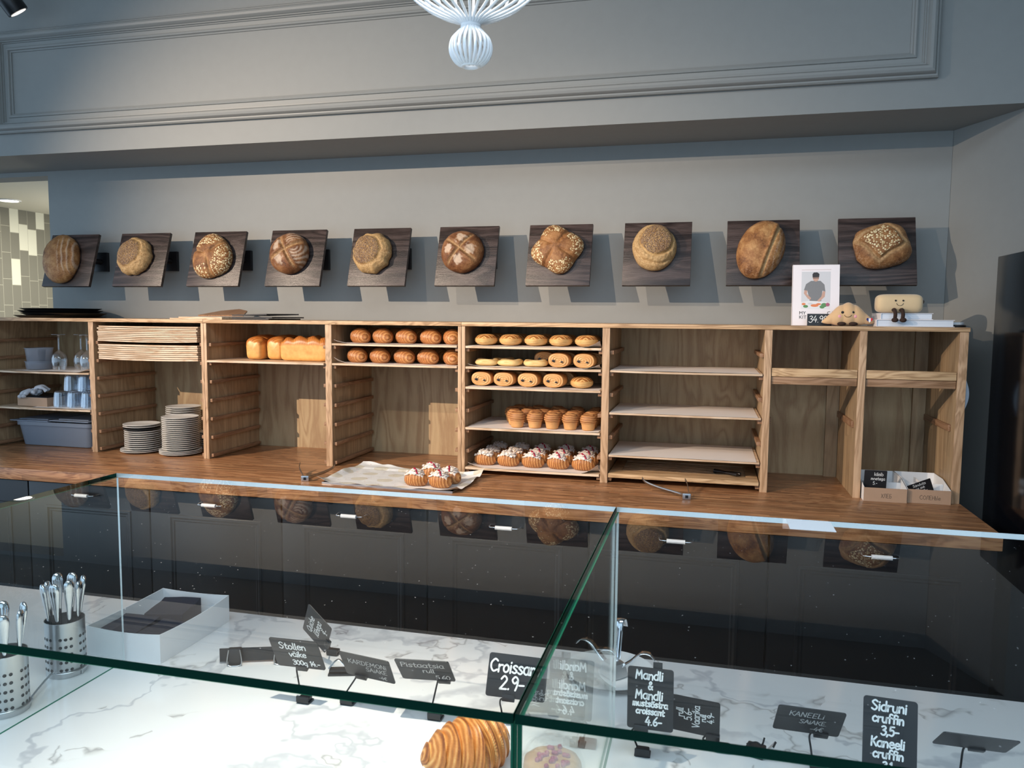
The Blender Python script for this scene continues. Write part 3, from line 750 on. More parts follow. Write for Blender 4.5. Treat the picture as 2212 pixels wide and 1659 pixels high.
def place(src, name_, spots, labels, group):
    """first spot moves src itself, the others are copies"""
    out = []
    for k, (loc, rz) in enumerate(spots):
        if k == 0: o = src; o.location = loc; o.rotation_euler = (0, 0, rz); tag(o, labels[0], None, group)
        else: o = copy_thing(src, loc, rz, labels[k], group)
        out.append(o)
    return out

# plain croissants: two boards, front row and back row, tips towards the room
src = croissant_mb(.140, .046, .040, 5.5, .0, 1).build('croissant', M_crois, None, 175); src['category'] = 'croissant'
src2 = None
sp = []; lb = []
for lvl, nm in ((0, 'upper'), (1, 'lower')):
    xs = {0: [-1.632, -1.515, -1.395, -1.270, -1.160], 1: [-1.650, -1.530, -1.405, -1.285, -1.160]}[lvl]
    xs = [x-.008 for x in xs]
    for row in (0, 1):
        for i, x in enumerate(xs):
            sp.append(((x+(.012*nz(i, 3+lvl) if row else 0), YF+.088+row*.165+.008*nz(i*2.3, lvl, 1), SLOT[lvl]+.0022), PI/2+(.80+.15*nz(i*1.9, lvl*4, row) if i < 4 else .35)))
            lb.append(f'plain golden croissant, {pos5(i, 5)} in the {"front" if row == 0 else "back"} row of the {nm} croissant board')
place(src, 'croissant', sp, lb, 'plain croissants on the shelf boards')

# slashed almond pastries
def slash_mb(seed=0):
    def fn(u, w, want=0):
        a = 2*PI*u; t = w
        th = t*PI; rr = math.sin(th)**.7; zz = math.cos(th)
        x = math.cos(a)*rr*.0525; y = math.sin(a)*rr*.068
        z = .024+zz*(.026 if zz > 0 else .024)
        top = sm(.25, .5, zz); k = y*300+abs(x)*170
        sl = math.sin(k); z += .0020*sl*top*sm(.95, .7, rr)
        lay = math.sin(z*900+2*nz(a, 0, seed)); rad = 1+.018*lay*(1-top)
        if want: return ((.55-.45*top+.80*top*sm(.3, .95, sl)) if top > .02 else .72+.15*lay, 0, 0)
        return (x*rad, y*rad, max(z, .0002))
    b = MB(); b.grid(72, 90, fn, wrap=True, at=lambda u, w: fn(u, w, 1)); return b
src = slash_mb().build('slashed_pastry', M_slash, None, 175); src['category'] = 'pastry'
xs = [-1.003, -.886, -.766, -.651, -.533]; sp = []; lb = []
for row in (0, 1):
    for i, x in enumerate(xs):
        sp.append(((x+(.006*row if i < 3 else -.006*row if i == 4 else 0), YF+.082+row*.150, SLOT[0]+.0020), .25*nz(i*3.3, row, 2)+.1)); lb.append(f'glazed slash-topped pastry, {pos5(i, 5)} in the {"front" if row == 0 else "back"} row of the top pastry board')
sp.append(((-.553, YF+.085, SLOT[2]+.0020), .2)); lb.append('lone glazed slash-topped pastry at the right end of the chocolate rolls')
place(src, '', sp, lb, 'slash-topped pastries')

# cheese pastries
def cheese_mb(seed=0):
    def fn(u, w, want=0):
        a = 2*PI*u; th = w*PI; zz = math.cos(th); rr = math.sin(th)**.55
        sq = (abs(math.cos(a))**3.2+abs(math.sin(a))**3.2)**(-1/3.2)
        x = math.cos(a)*rr*sq*.056; y = math.sin(a)*rr*sq*.056
        hol = .012*math.exp(-(math.hypot(x, y)/.034)**4)
        z = .017+zz*.017-(hol if zz > 0 else 0)+(.003*math.sin(3*a) if zz > 0 else 0)*rr
        lay = math.sin(z*1100)
        if want: return (.6+.3*lay*(rr > .7), 1.0 if (zz > 0 and math.hypot(x, y) < .034) else 0, 0)
        return (x*(1+.02*lay), y*(1+.02*lay), max(z, .0002))
    b = MB(); b.grid(48, 30, fn, wrap=True, at=lambda u, w: fn(u, w, 1)); return b
src = cheese_mb().build('cheese_pastry', M_cheese, None, 175); src['category'] = 'pastry'
sp = [((-.998, YF+.085, SLOT[1]+.002), .12), ((-.887, YF+.082, SLOT[1]+.002), -.1), ((-.766, YF+.080, SLOT[1]+.002), .2), ((-.952, YF+.205, SLOT[1]+.002), .3)]
lb = ['flat pale cheese pastry, leftmost in front on its board', 'flat pale cheese pastry between two others in the front row', 'flat pale cheese pastry beside the chocolate rolls', 'flat pale cheese pastry in the back row on its board']
place(src, '', sp, lb, 'cheese pastries')

# chocolate rolls, open end towards the room
def choc_roll():
    r = thing('chocolate_roll', 'x', 'pastry')
    RX, RZ, L = .051, .034, .105
    def fn(u, w, want=0):
        a = 2*PI*u; y = -L/2+L*w
        e = 1-.10*abs(2*w-1)**3
        ca, sa = math.cos(a), math.sin(a); q = (abs(ca)**2.4+abs(sa)**2.4)**(-1/2.4)
        lay = math.sin(a*1.0+w*3)*.0
        x = ca*RX*q*e; z = RZ+sa*RZ*q*e*(1.0 if sa > 0 else .96)
        if want: return (.28+.25*(1-max(0, sa))+.12*math.sin(w*55+2*nz(w*3, a)), 0, 0)
        return (x, y, max(z, .0003))
    b = MB(); b.grid(40, 22, fn, wrap=True, at=lambda u, w: fn(u, w, 1))
    def cap(yy, sg):
        def fc(u, w, want=0):
            a = 2*PI*u; rr = w
            ca, sa = math.cos(a), math.sin(a); q = (abs(ca)**2.4+abs(sa)**2.4)**(-1/2.4)
            sp_ = rr*4.2+a/(2*PI); f = sp_-math.floor(sp_)
            dep = sg*(.004*(1-rr**4)+.0016*math.cos(2*PI*f)*sm(0, .25, rr)*sm(1, .9, rr))
            if want: return (.35+.55*abs(f-.5)*1.6, 0, 0)
            return (ca*RX*q*.90*rr, yy+dep, max(.0003, RZ+sa*RZ*q*.90*rr))
        b.grid(40, 18, fc, wrap=True, at=lambda u, w: fc(u, w, 1))
    cap(-L/2, -1); cap(L/2, 1)
    b.build('roll', M_choc, r, 175)
    for (x, z, sx) in ((-.022, RZ-.002, .0075), (.016, RZ-.006, .0055)):
        b = MB(); b.lathe([(0, -.004), (.8, -.004), (1, -.001), (1, .006), (0, .007)], 12, M=Matrix.Translation((x, -L/2-.002, z)) @ Matrix.Rotation(PI/2, 4, 'X') @ Matrix.Diagonal((sx, sx*.75, 1, 1)))
        b.build('chocolate_stick', M_chocbar, r, 50)
    return r
src = choc_roll()
sp = []; lb = []
for i, x in enumerate([-1.012, -.905, -.790, -.671]): sp.append(((x, YF+.075, SLOT[2]+.002), .05-.03*i)); lb.append(f'chocolate roll, {pos5(i, 4)} in front on the third pastry board')
for i, x in enumerate([-.990, -.880, -.765, -.648]): sp.append(((x, YF+.20, SLOT[2]+.002), .05)); lb.append(f'chocolate roll in the back row of the third pastry board, {pos5(i, 4)}')
for i, x in enumerate([-.650, -.536]): sp.append(((x, YF+.072, SLOT[1]+.002), .02)); lb.append(['chocolate roll right beside the flat cheese pastries', 'chocolate roll at the right end of the cheese pastry board'][i])
for i, x in enumerate([-.745, -.640, -.520]): sp.append(((x, YF+.20, SLOT[1]+.002), .1)); lb.append(f'chocolate roll behind the front row of the cheese pastry board, {["leftmost", "middle one", "rightmost"][i]}')
place(src, '', sp, lb, 'chocolate rolls')

# cruffins
def cruffin_mb(seed=0, split=0):
    def fn(u, w, want=0):
        a = 2*PI*u; t = w
        prof = [(0, 0), (.027, .0), (.031, .004), (.0345, .024), (.0365, .031), (.0405, .037), (.0425, .048), (.0375, .064), (.024, .0725), (.010, .0745), (0, .073)]
        k = t*(len(prof)-1); i = min(int(k), len(prof)-2); f = k-i
        r = prof[i][0]*(1-f)+prof[i+1][0]*f; z = prof[i][1]*(1-f)+prof[i+1][1]*f
        top = sm(.028, .040, z)
        ph = z*620+a*1.0+1.8*nz(math.cos(a)*1.4, math.sin(a)*1.4, z*18+seed); la = math.sin(ph)
        r *= .90*(1+(.035*la+.05*nz(math.cos(a)*1.3, math.sin(a)*1.3, seed+z*10))*top+.006*la)
        if want: return (.45+.33*la*top-(.12*top)+.22*(1-top), 0, 0)
        return (r*math.cos(a), r*math.sin(a), max(z+.0002, .0002))
    b = MB(); b.grid(44, 44, fn, wrap=True, at=lambda u, w: fn(u, w, 1)); return b
src = cruffin_mb(1).build('cruffin', M_cruf, None, 175); src['category'] = 'cruffin'
xs = [-.845, -.762, -.680, -.597, -.515]
sp = []; lb = []
for i, x in enumerate(xs): sp.append(((x, YF+.055+.008*nz(i*1.7, 2), SLOT[4]+.002), i*1.3)); lb.append(f'sugar-dusted cruffin, {pos5(i, 5)} in the front row')
sp.append(((-.876, YF+.134, SLOT[4]+.002), 2.2)); lb.append('taller sugar-dusted cruffin leaning behind the leftmost front one')
for i, x in enumerate([-.775, -.688, -.601, -.515]): sp.append(((x, YF+.142, SLOT[4]+.002), i*.9+.3)); lb.append(f'shaded cruffin in the second row, {pos5(i, 4)}')
for i, x in enumerate([-.912, -.832, -.752, -.672, -.593, -.514]): sp.append(((x, YF+.235, SLOT[4]+.002), i*1.1)); lb.append(f'shaded cruffin in the third row, {pos5(i, 6)}')
for i, x in enumerate([-.900, -.803, -.706, -.610, -.515]): sp.append(((x, YF+.325, SLOT[4]+.002), i*.7)); lb.append(f'shaded cruffin in the rearmost row, {pos5(i, 5)}')
place(src, '', sp, lb, 'cruffins')

# almond croissants
t = NT('sugared_almond'); c = t.coord(rand=True); n = t.noise(c, 160, 3)
t.pbr(t.ramp(n, [(.36, (.55, .36, .19)), (.48, (.80, .74, .68)), (.7, (.88, .86, .86))]), .8); M_alm = t.m
M_rasp = plain('raspberry_sauce', (.36, .012, .045), .3)
def almond_croissant(drizzle, seed):
    rnd = random.Random(seed)
    r = thing('almond_croissant', 'x', 'croissant')
    L, R, H = .112, .036, .037
    croissant_mb(L, R, H, 5.0, .1, seed, amp=.10).build('croissant_body', M_crois, r, 175)
    def surf(s, a):
        env = max(0.0, 1-abs(s)**2.3)**.62
        return Vector((s*L/2, math.cos(a)*R*env+.1*R*s*s*2, H*.80+math.sin(a)*H*env-H*.22*s*s))
    b = MB()                                                         # a crusted cap of sugar with loose almond flakes
    def cap(u, w):
        s = (-.80+1.6*u); a = PI*.16+PI*.68*w; k = 1.05+.05*nz(s*9, a*5, seed)
        edge = min(u, 1-u, w, 1-w)*9; p = surf(s, a); c0 = Vector((p.x, .1*R*s*s*2, H*.8)); p = c0+(p-c0)*(k if edge > 1 else .90+.15*edge)
        return p
    b.grid(22, 14, cap)
    for q in range(34):
        s = rnd.uniform(-.72, .72); a = rnd.uniform(PI*.2, PI*.82); p = surf(s, a)*1.0; nrm_ = (p-Vector((p.x, 0, H*.55))).normalized(); p = p+nrm_*.005
        e = Vector((rnd.uniform(-1, 1), rnd.uniform(-1, 1), rnd.uniform(-.3, .6))).normalized(); g = nrm_.cross(e).normalized(); e = g.cross(nrm_)
        e = (e+nrm_*rnd.uniform(-.3, .5)).normalized(); w_, l_ = rnd.uniform(.004, .006), rnd.uniform(.006, .010)
        ring = [p+e*math.cos(k*PI/3)*l_+g*math.sin(k*PI/3)*w_ for k in range(6)]
        b.add(ring+[x+nrm_*.0012 for x in ring], [(0, 1, 2, 3, 4, 5), (11, 10, 9, 8, 7, 6)]+[(k, (k+1) % 6, (k+1) % 6+6, k+6) for k in range(6)])
    b.build('almond_crust', M_alm, r, 40)
    if drizzle:
        pts = [surf(-.5+.95*k/9+.04*math.sin(k*2.1), PI*(.26+.5*k/9))*1.0 for k in range(10)]
        pts = [p+(p-Vector((p.x, 0, H*.5))).normalized()*.0065 for p in pts]
        b = MB(); b.tube(spline(pts, 3), [.003+.0009*math.sin(k*1.3) for k in range(len(spline(pts, 3)))], 8, flat=1); b.build('raspberry_drizzle', M_rasp, r, 60)
    return r
pa = almond_croissant(False, 3); pr_ = almond_croissant(True, 8)
xs = [-1.005, -.893, -.775, -.657, -.540]
sa, la_, sr, lr = [], [], [], []
for row in (0, 1, 2):
    for i, x in enumerate(xs):
        it = ((x+(.004*row if i < 2 else 0), YF+.072+row*.118+.006*nz(i, row), SLOT[6]+.0022), .12*nz(i*2.2, row*3, 1)+(PI if i % 2 else 0)*0-.18)
        rn = ['front', 'middle', 'back'][row]
        dz = i >= 2
        (sr if dz else sa).append(it)
        (lr if dz else la_).append(f'almond croissant{" with raspberry stripe" if dz else ""}, {pos5(i, 5)}, {rn} row of the lowest board')
# four more lie on the parchment tray
for (x, y, rz, lab, dz) in ((-1.205, 3.092, -.15, 'almond croissant with raspberry stripe at the front left on the parchment tray', 1), (-1.092, 3.084, -.25, 'almond croissant at the front of the parchment tray, between two others', 1),
        (-1.185, 3.240, .1, 'almond croissant farthest back on the parchment tray', 1), (-1.078, 3.180, -.5, 'heavily sugared almond croissant nearest the right edge of the parchment tray', 1)):
    sr.append(((x, y, .9062), rz)); lr.append(lab)
place(pa, '', sa, la_, 'almond croissants'); place(pr_, '', sr, lr, 'almond croissants with raspberry')

# brioche loaves
def brioche_mb(L=.265, Wd=.095, H=.125, seed=0):
    def fn(u, w, want=0):
        # u along the length, w around the cross-section
        s = -1+2*u; a = 2*PI*w-PI/2
        ca, sa = math.cos(a), math.sin(a)
        q = (abs(ca)**5+abs(sa)**5)**(-1/5); e = (1-abs(s)**9)**.25 if abs(s) < 1 else 0
        y = ca*q*Wd/2*(1.0-.06*(1-sa)); z = .046+sa*q*.046
        top = sm(.062, .090, z)
        br = abs(math.sin(s*6.2+y*26+.8*nz(s*2, y*9, seed))); rise = (.020+.014*br-.012*s*s)*top*(1-(2*y/Wd)**2*.55)
        st = math.sin((s*L/2*1.3+y*.9)*520+2.2*nz(s*4, y*30, seed)); z += rise+.0009*st*top
        y *= 1+.07*top
        if want:
            if abs(s) > .965: return (.68+.1*nz(y*60, z*60, seed), 0, 0)
            return ((.34+.2*st-.25*br*top) if top > .4 else (.72+.12*nz(s*9, z*60, seed)-.28*math.exp(-((z-.088)/.006)**2)), 0, 0)
        return (s*L/2*(.97+.03*e), y*e, max(.0003, .05+(z-.05)*e))
    b = MB(); b.grid(90, 64, fn, at=lambda u, w: fn(u, w, 1)); 
    return b
src = brioche_mb(seed=1).build('brioche_loaf', M_brioche, None, 60); src['category'] = 'bread'
z = SLOT[1]+.0006
sp = [((-1.938, YF+.105, z), .03), ((-2.238, YF+.215, z), PI/2+.05), ((-2.128, YF+.240, z), PI/2-.02), ((-1.935, YF+.275, z), .0)]
lb = ['long braided brioche loaf lying lengthways at the front of its board', 'brioche loaf showing its narrow end, leftmost on the board', 'brioche loaf showing its narrow end, partly behind the long front loaf', 'brioche loaf mostly hidden behind the long front loaf']
bl = place(src, '', sp, lb, 'brioche loaves'); bl[3].scale = (.90, 1, 1)

# ------------------------------------------------------------------ handwriting
BOWL = [(.5, .5), (.3, .62), (.08, .45), (.08, .15), (.28, 0), (.46, .12), (.5, .45)]
GL = {
 'a': (.62, [BOWL, [(.5, .6), (.5, .1), (.58, 0)]]), 'b': (.6, [[(.08, 1), (.08, 0)], [(.08, .4), (.3, .6), (.52, .4), (.45, .05), (.25, 0), (.08, .15)]]),
 'c': (.56, [[(.48, .5), (.3, .62), (.08, .4), (.12, .1), (.32, 0), (.5, .12)]]), 'd': (.62, [BOWL, [(.5, 1), (.5, 0)]]),
 'e': (.58, [[(.08, .33), (.48, .36), (.42, .58), (.22, .6), (.07, .35), (.15, .06), (.35, 0), (.52, .12)]]), 'f': (.48, [[(.5, .95), (.35, 1.02), (.22, .85), (.22, 0)], [(.02, .58), (.45, .6)]]),
 'g': (.62, [BOWL, [(.5, .6), (.5, -.15), (.3, -.32), (.08, -.2)]]), 'h': (.6, [[(.08, 1), (.08, 0)], [(.08, .38), (.28, .6), (.46, .45), (.48, 0)]]),
 'i': (.24, [[(.1, .6), (.1, 0)], [(.1, .82), (.115, .86)]]), 'k': (.56, [[(.08, 1), (.08, 0)], [(.45, .6), (.1, .28)], [(.2, .35), (.48, 0)]]),
 'l': (.26, [[(.1, 1), (.1, .1), (.2, 0)]]), 'm': (.80, [[(.06, .6), (.06, 0)], [(.06, .38), (.2, .6), (.33, .45), (.35, 0)], [(.35, .38), (.5, .6), (.63, .45), (.66, 0)]]),
 'n': (.6, [[(.08, .6), (.08, 0)], [(.08, .38), (.28, .6), (.46, .45), (.48, 0)]]), 'o': (.62, [[(.3, .62), (.08, .42), (.1, .12), (.3, 0), (.5, .15), (.5, .45), (.3, .62)]]),
 'r': (.48, [[(.08, .6), (.08, 0)], [(.08, .35), (.2, .55), (.42, .58)]]), 's': (.54, [[(.46, .54), (.28, .62), (.1, .48), (.28, .32), (.46, .16), (.28, 0), (.06, .08)]]),
 't': (.5, [[(.22, .9), (.22, .12), (.33, 0), (.46, .06)], [(.02, .6), (.44, .6)]]), 'u': (.6, [[(.08, .6), (.08, .18), (.25, 0), (.44, .15), (.48, .6)], [(.48, .6), (.48, 0)]]),
 'v': (.54, [[(.04, .6), (.26, 0)], [(.26, 0), (.5, .6)]]), 'q': (.6, [BOWL, [(.5, .6), (.5, -.3)]]),
 'C': (.76, [[(.66, .85), (.4, 1), (.1, .7), (.1, .3), (.36, 0), (.68, .14)]]), 'M': (.86, [[(.06, 0), (.12, 1)], [(.12, 1), (.38, .35)], [(.38, .35), (.64, 1)], [(.64, 1), (.74, 0)]]),
 'S': (.68, [[(.58, .86), (.34, 1), (.1, .8), (.3, .55), (.56, .3), (.36, 0), (.06, .14)]]), 'K': (.66, [[(.1, 1), (.1, 0)], [(.58, 1), (.12, .45)], [(.25, .55), (.6, 0)]]),
 'A': (.68, [[(.02, 0), (.32, 1)], [(.32, 1), (.62, 0)], [(.14, .38), (.5, .38)]]), 'E': (.62, [[(.1, 1), (.1, 0)], [(.1, 1), (.52, 1)], [(.1, .52), (.45, .52)], [(.1, 0), (.54, 0)]]),
 'N': (.7, [[(.08, 0), (.1, 1)], [(.1, 1), (.56, 0)], [(.56, 0), (.58, 1)]]), 'R': (.68, [[(.1, 0), (.1, 1)], [(.1, .98), (.5, .92), (.52, .62), (.1, .48)], [(.25, .48), (.6, 0)]]),
 'D': (.72, [[(.1, 0), (.1, 1)], [(.1, 1), (.48, .88), (.62, .5), (.46, .1), (.1, 0)]]), 'O': (.78, [[(.38, 1), (.1, .7), (.1, .3), (.38, 0), (.66, .3), (.66, .7), (.38, 1)]]),
 'P': (.64, [[(.1, 0), (.1, 1)], [(.1, .98), (.5, .92), (.54, .62), (.1, .48)]]), 'Q': (.8, [[(.38, 1), (.1, .7), (.1, .3), (.38, 0), (.66, .3), (.66, .7), (.38, 1)], [(.45, .25), (.72, -.08)]]),
 'L': (.58, [[(.1, 1), (.1, 0)], [(.1, 0), (.52, .02)]]), 'V': (.66, [[(.04, 1), (.32, 0)], [(.32, 0), (.6, 1)]]),
 '0': (.64, [[(.32, 1), (.08, .7), (.08, .3), (.32, 0), (.54, .3), (.54, .7), (.32, 1)]]), '1': (.34, [[(.06, .8), (.22, 1)], [(.22, 1), (.22, 0)]]),
 '2': (.62, [[(.08, .75), (.3, 1), (.52, .75), (.3, .35), (.06, .02)], [(.06, .02), (.56, .04)]]), '3': (.6, [[(.08, .9), (.34, 1), (.5, .78), (.22, .54)], [(.22, .54), (.54, .4), (.44, .06), (.2, 0), (.04, .12)]]),
 '4': (.64, [[(.34, 1), (.04, .34)], [(.04, .34), (.58, .36)], [(.44, .62), (.42, 0)]]), '5': (.6, [[(.52, 1), (.14, .98)], [(.14, .98), (.1, .55)], [(.1, .55), (.4, .62), (.52, .3), (.34, 0), (.06, .08)]]),
 '6': (.6, [[(.46, 1), (.16, .6), (.08, .25), (.28, 0), (.5, .2), (.4, .46), (.12, .36)]]), '9': (.6, [[(.5, .72), (.28, .5), (.08, .74), (.28, 1), (.5, .8), (.5, .4), (.4, 0)]]),
 '&': (.70, [[(.62, 0), (.2, .72), (.32, 1), (.46, .8), (.12, .35), (.2, .02), (.42, .05), (.6, .42)]]), '-': (.5, [[(.06, .40), (.42, .42)]]), '.': (.26, [[(.1, .02), (.115, .05)]]),
 ',': (.26, [[(.14, .06), (.06, -.16)]]), '€': (.66, [[(.6, .9), (.34, 1), (.14, .5), (.34, 0), (.6, .1)], [(.0, .6), (.45, .6)], [(.0, .42), (.42, .42)]]), ' ': (.4, []),
 'Х': (.62, [[(.06, 1), (.54, 0)], [(.54, 1), (.06, 0)]]), 'Л': (.66, [[(.02, 0), (.14, .15), (.2, 1)], [(.2, 1), (.54, 1)], [(.54, 1), (.54, 0)]]), 'Б': (.6, [[(.52, 1), (.1, 1)], [(.1, 1), (.1, 0)], [(.1, .55), (.44, .5), (.46, .08), (.1, 0)]]),
 'Н': (.66, [[(.08, 1), (.08, 0)], [(.54, 1), (.54, 0)], [(.08, .5), (.54, .52)]]), 'Ы': (.76, [[(.08, 1), (.08, 0)], [(.08, .5), (.36, .46), (.36, .06), (.08, 0)], [(.58, 1), (.58, 0)]]),
}
for a_, b_ in ('ЕE', 'СC', 'ОO'): GL[a_] = GL[b_]
GL['ä'] = (GL['a'][0], GL['a'][1]+[[(.18, .84), (.19, .87)], [(.38, .84), (.39, .87)]])
GL['õ'] = (GL['o'][0], GL['o'][1]+[[(.10, .80), (.22, .9), (.36, .80), (.48, .9)]]); GL['ö'] = (GL['o'][0], GL['o'][1]+[[(.18, .84), (.19, .87)], [(.38, .84), (.39, .87)]])
GL['š'] = (GL['s'][0], GL['s'][1]+[[(.12, .94), (.26, .8)], [(.26, .8), (.40, .94)]])
def strip2d(b, pts, r, y, mi=0):
    """flat rounded pen stroke in the xz plane"""
    pts = [Vector((p[0], p[1])) for p in pts]; L_ = []; R_ = []
    n = len(pts)
    for k in range(n):
        d = (pts[min(k+1, n-1)]-pts[max(k-1, 0)]); d = d.normalized() if d.length > 1e-9 else Vector((1, 0)); q = Vector((-d.y, d.x))*r
        L_.append(pts[k]+q); R_.append(pts[k]-q)
    d0 = (pts[0]-pts[min(1, n-1)]); d0 = d0.normalized() if d0.length > 1e-9 else Vector((1, 0)); d1 = (pts[-1]-pts[max(0, n-2)]); d1 = d1.normalized() if d1.length > 1e-9 else Vector((1, 0))
    capA = [pts[0]+Matrix.Rotation(an, 2) @ d0*r for an in (-PI/4, 0, PI/4)]; capB = [pts[-1]+Matrix.Rotation(an, 2) @ d1*r for an in (-PI/4, 0, PI/4)]
    v = [(p.x, y, p.y) for p in L_+R_]; f = [(k, k+1, n+k+1, n+k) for k in range(n-1)]
    b.add(v, f, mi)
    for cp, p in ((capA, pts[0]), (capB, pts[-1])):
        dd = d0 if cp is capA else d1; q = Vector((-dd.y, dd.x))*r
        poly = [p+q, p-q]+cp; poly = [p-q, cp[0], cp[1], cp[2], p+q]
        b.add([(z.x, y, z.y) for z in poly], [(0, 1, 2, 3, 4)], mi)
def text_width(s): return sum(GL[c][0] for c in s)
def write(b, s, x, z, h, pen, y, align='c', maxw=None, mi=0, slant=.0, jig=.02):
    """pen-written line of capital height h centred on x, baseline z"""
    w = text_width(s)*h; kx = 1.0
    if maxw and w > maxw: kx = maxw/w; w = maxw
    cx = x-w/2 if align == 'c' else x
    for k, ch in enumerate(s):
        adv, st = GL[ch]; dz = jig*h*math.sin(k*2.7+len(s))
        for stroke in st:
            P = [(cx+(px+slant*pz)*h*kx, z+pz*h+dz) for px, pz in stroke]
            if len(P) > 2: P = [(q.x, q.y) for q in [Vector((v[0], v[1])) for v in spline([(p[0], p[1], 0) for p in P], 5)]]
            strip2d(b, P, pen, y, mi)
        cx += adv*h*kx
def rounded(w, h, r, n=5):
    P = []
    for (sx, sz, a0) in ((1, 1, 0), (-1, 1, PI/2), (-1, -1, PI), (1, -1, 1.5*PI)):
        for k in range(n): a = a0+PI/2*k/(n-1); P.append((sx*(w/2-r)+r*math.cos(a), sz*(h/2-r)+r*math.sin(a)))
    return P

# ------------------------------------------------------------------ price signs
def sign(label, X, Y, Z, w, h, lean, yaw, roll, lines, ink=None, pen=.0011, base=None, stem='l', turned=False, tab=None, clipw=.024, blank_mat=None):
    """chalkboard price card in a wire clip stand. lines: (text, x, z, cap height, max width)"""
    bx, by = base if base else (X, Y+.01)
    t = thing('price_sign', label, 'price sign', (bx, by, .8622), 0, 'chalkboard price signs')
    ex = Vector((math.cos(yaw), math.sin(yaw), 0)); n = Vector((math.sin(yaw), -math.cos(yaw), 0)); up = Vector((0, 0, 1))*math.cos(lean)+n*math.sin(lean)
    e1 = ex*math.cos(roll)+up*math.sin(roll); e2 = up*math.cos(roll)-ex*math.sin(roll); nn = e1.cross(e2)
    M = Matrix((e1, -nn, e2)).transposed().to_4x4(); M.translation = Vector((X-bx, Y-by, Z-.8622))
    b = MB(); b.prism(rounded(w, h, .005), -.0009, .0009, M=M); pl = b.build('card', M_chalk, t)
    if lines:
        b = MB()
        for ln in lines:
            if turned: 
                b2 = MB(); write(b2, ln[0], ln[1], ln[2], ln[3], pen, -.0011, maxw=ln[4]); b.add([(-p[2], p[1], p[0]) for p in b2.v], b2.f)
            else: write(b, ln[0], ln[1], ln[2], ln[3], pen, -.0011, maxw=ln[4], slant=.06)
        b.v = [M @ Vector(p) for p in b.v]; b.build('lettering', ink or M_ink, pl, fix=False)
    # spring clip holding the lower edge, stem, base clip
    cxl = {'l': -.0, 'r': .012, 'c': 0}.get(stem, stem if not isinstance(stem, str) else 0)
    low = Vector((0, 0, -h/2)); 
    b = MB(); b.box(cxl-clipw/2, cxl+clipw/2, -.0042, .0042, -h/2-.006, -h/2+.007, .0012, M=M); b.build('card_clip', M_blackplastic, t, 40)
    p0 = M @ Vector((cxl-clipw/2-.001, .003, -h/2-.003)); p1 = Vector((p0.x-.004, p0.y+.004, p0.z-.010)); p3 = Vector((.0-.010, 0, .014))
    b = MB(); b.tube(spline([M @ Vector((cxl, .003, -h/2-.003)), p0, p1, (p1*.5+p3*.5), p3], 5), .0017, 8); b.build('stem', M_blackwire, t, 60)
    b = MB(); b.box(-.014, .014, -.010, .010, .0, .004, .001); b.box(-.012, .012, -.008, .008, .0042, .012, .003); b.box(-.013, .013, -.0135, -.0102, .004, .016, .001)
    b.build('base_clip', M_blackplastic, t, 40)
    if tab:
        b = MB(); b.box(tab-.008, tab+.008, .0012, .0035, h/2-.012, h/2+.010, .001, M=M); b.build('tab', M_blackplastic, t)
    return t
sign('grey chalkboard sign lettered Stollen, its top tipped forward', -.767, 1.331, .966, .106, .076, .412, -.008, .033,
     [('Stollen', -.006, .012, .017, .085), ('väike', 0, -.008, .015, .05), ('300g 14.-', .014, -.030, .013, .075)], base=(-.759, 1.345), stem=0.0)
sign('chalkboard sign with faded Kardemoni lettering, left of the Pistaatsia sign', -.627, 1.351, .946, .106, .075, .56, -.083, -.073,
     [('KARDEMONi', .002, .006, .014, .088), ('SAiAKE', .018, -.012, .013, .055), ('-4€', .028, -.031, .010, .02)], M_inkdim, .0006, base=(-.673, 1.362), stem=-.022)
sign('chalkboard sign lettered Pistaatsia rull', -.504, 1.342, .960, .106, .075, .659, .084, .053,
     [('Pistaatsia', -.002, .012, .017, .088), ('rull', .006, -.008, .015, .03), ('5.60', .030, -.031, .014, .04)], M_inkdim, .0009, base=(-.486, 1.352), stem=.030)
sign('large chalkboard sign lettered Croissant 2.9, beside the glass joint', -.332, 1.374, .953, .112, .078, -.35, .18, -.08,
     [('Croissant', -.004, .006, .022, .098), ('2.9-', -.008, -.024, .024, .06)], pen=.0017, base=(-.352, 1.378), stem=-.012)
sign('upright chalkboard sign lettered Mandli right of the glass joint', -.080, 1.317, .972, .079, .106, -.12, -.039, .022,
     [('Mandli', -.002, .033, .015, .058), ('&', 0, .016, .013, .02), ('Mandli', -.002, -.001, .015, .058), ('mustsõstra', .0, -.0135, .0105, .070), ('croissant', .0, -.0265, .0105, .064), ('4.6-', .006, -.045, .0145, .04)],
     pen=.0013, base=(-.092, 1.330), stem=-.015, tab=.012)
sign('chalkboard sign lying sideways behind the Mandli sign, lettered Vaarika rull', -.018, 1.380, .920, .115, .075, .21, -.126, -.018,
     [('rull', .004, .007, .0120, .03), ('5.6-', .002, -.008, .0130, .040), ('Vaarika', .000, -.022, .0125, .060), ('rull', .000, -.033, .0100, .03), ('4.9-', .003, -.047, .0115, .040)], pen=.0009, base=(.046, 1.380), stem=.046, turned=True)
sign('chalkboard sign lettered Kaneeli saiake, tipped forward on its wire', .185, 1.362, .946, .109, .075, .572, .035, -.05,
     [('KANEELi', -.006, .012, .014, .062), ('SAiAKE', .006, -.008, .012, .052), ('-4€', .016, -.028, .012, .03)], M_inkdim, .0007, base=(.204, 1.370), stem=.026)
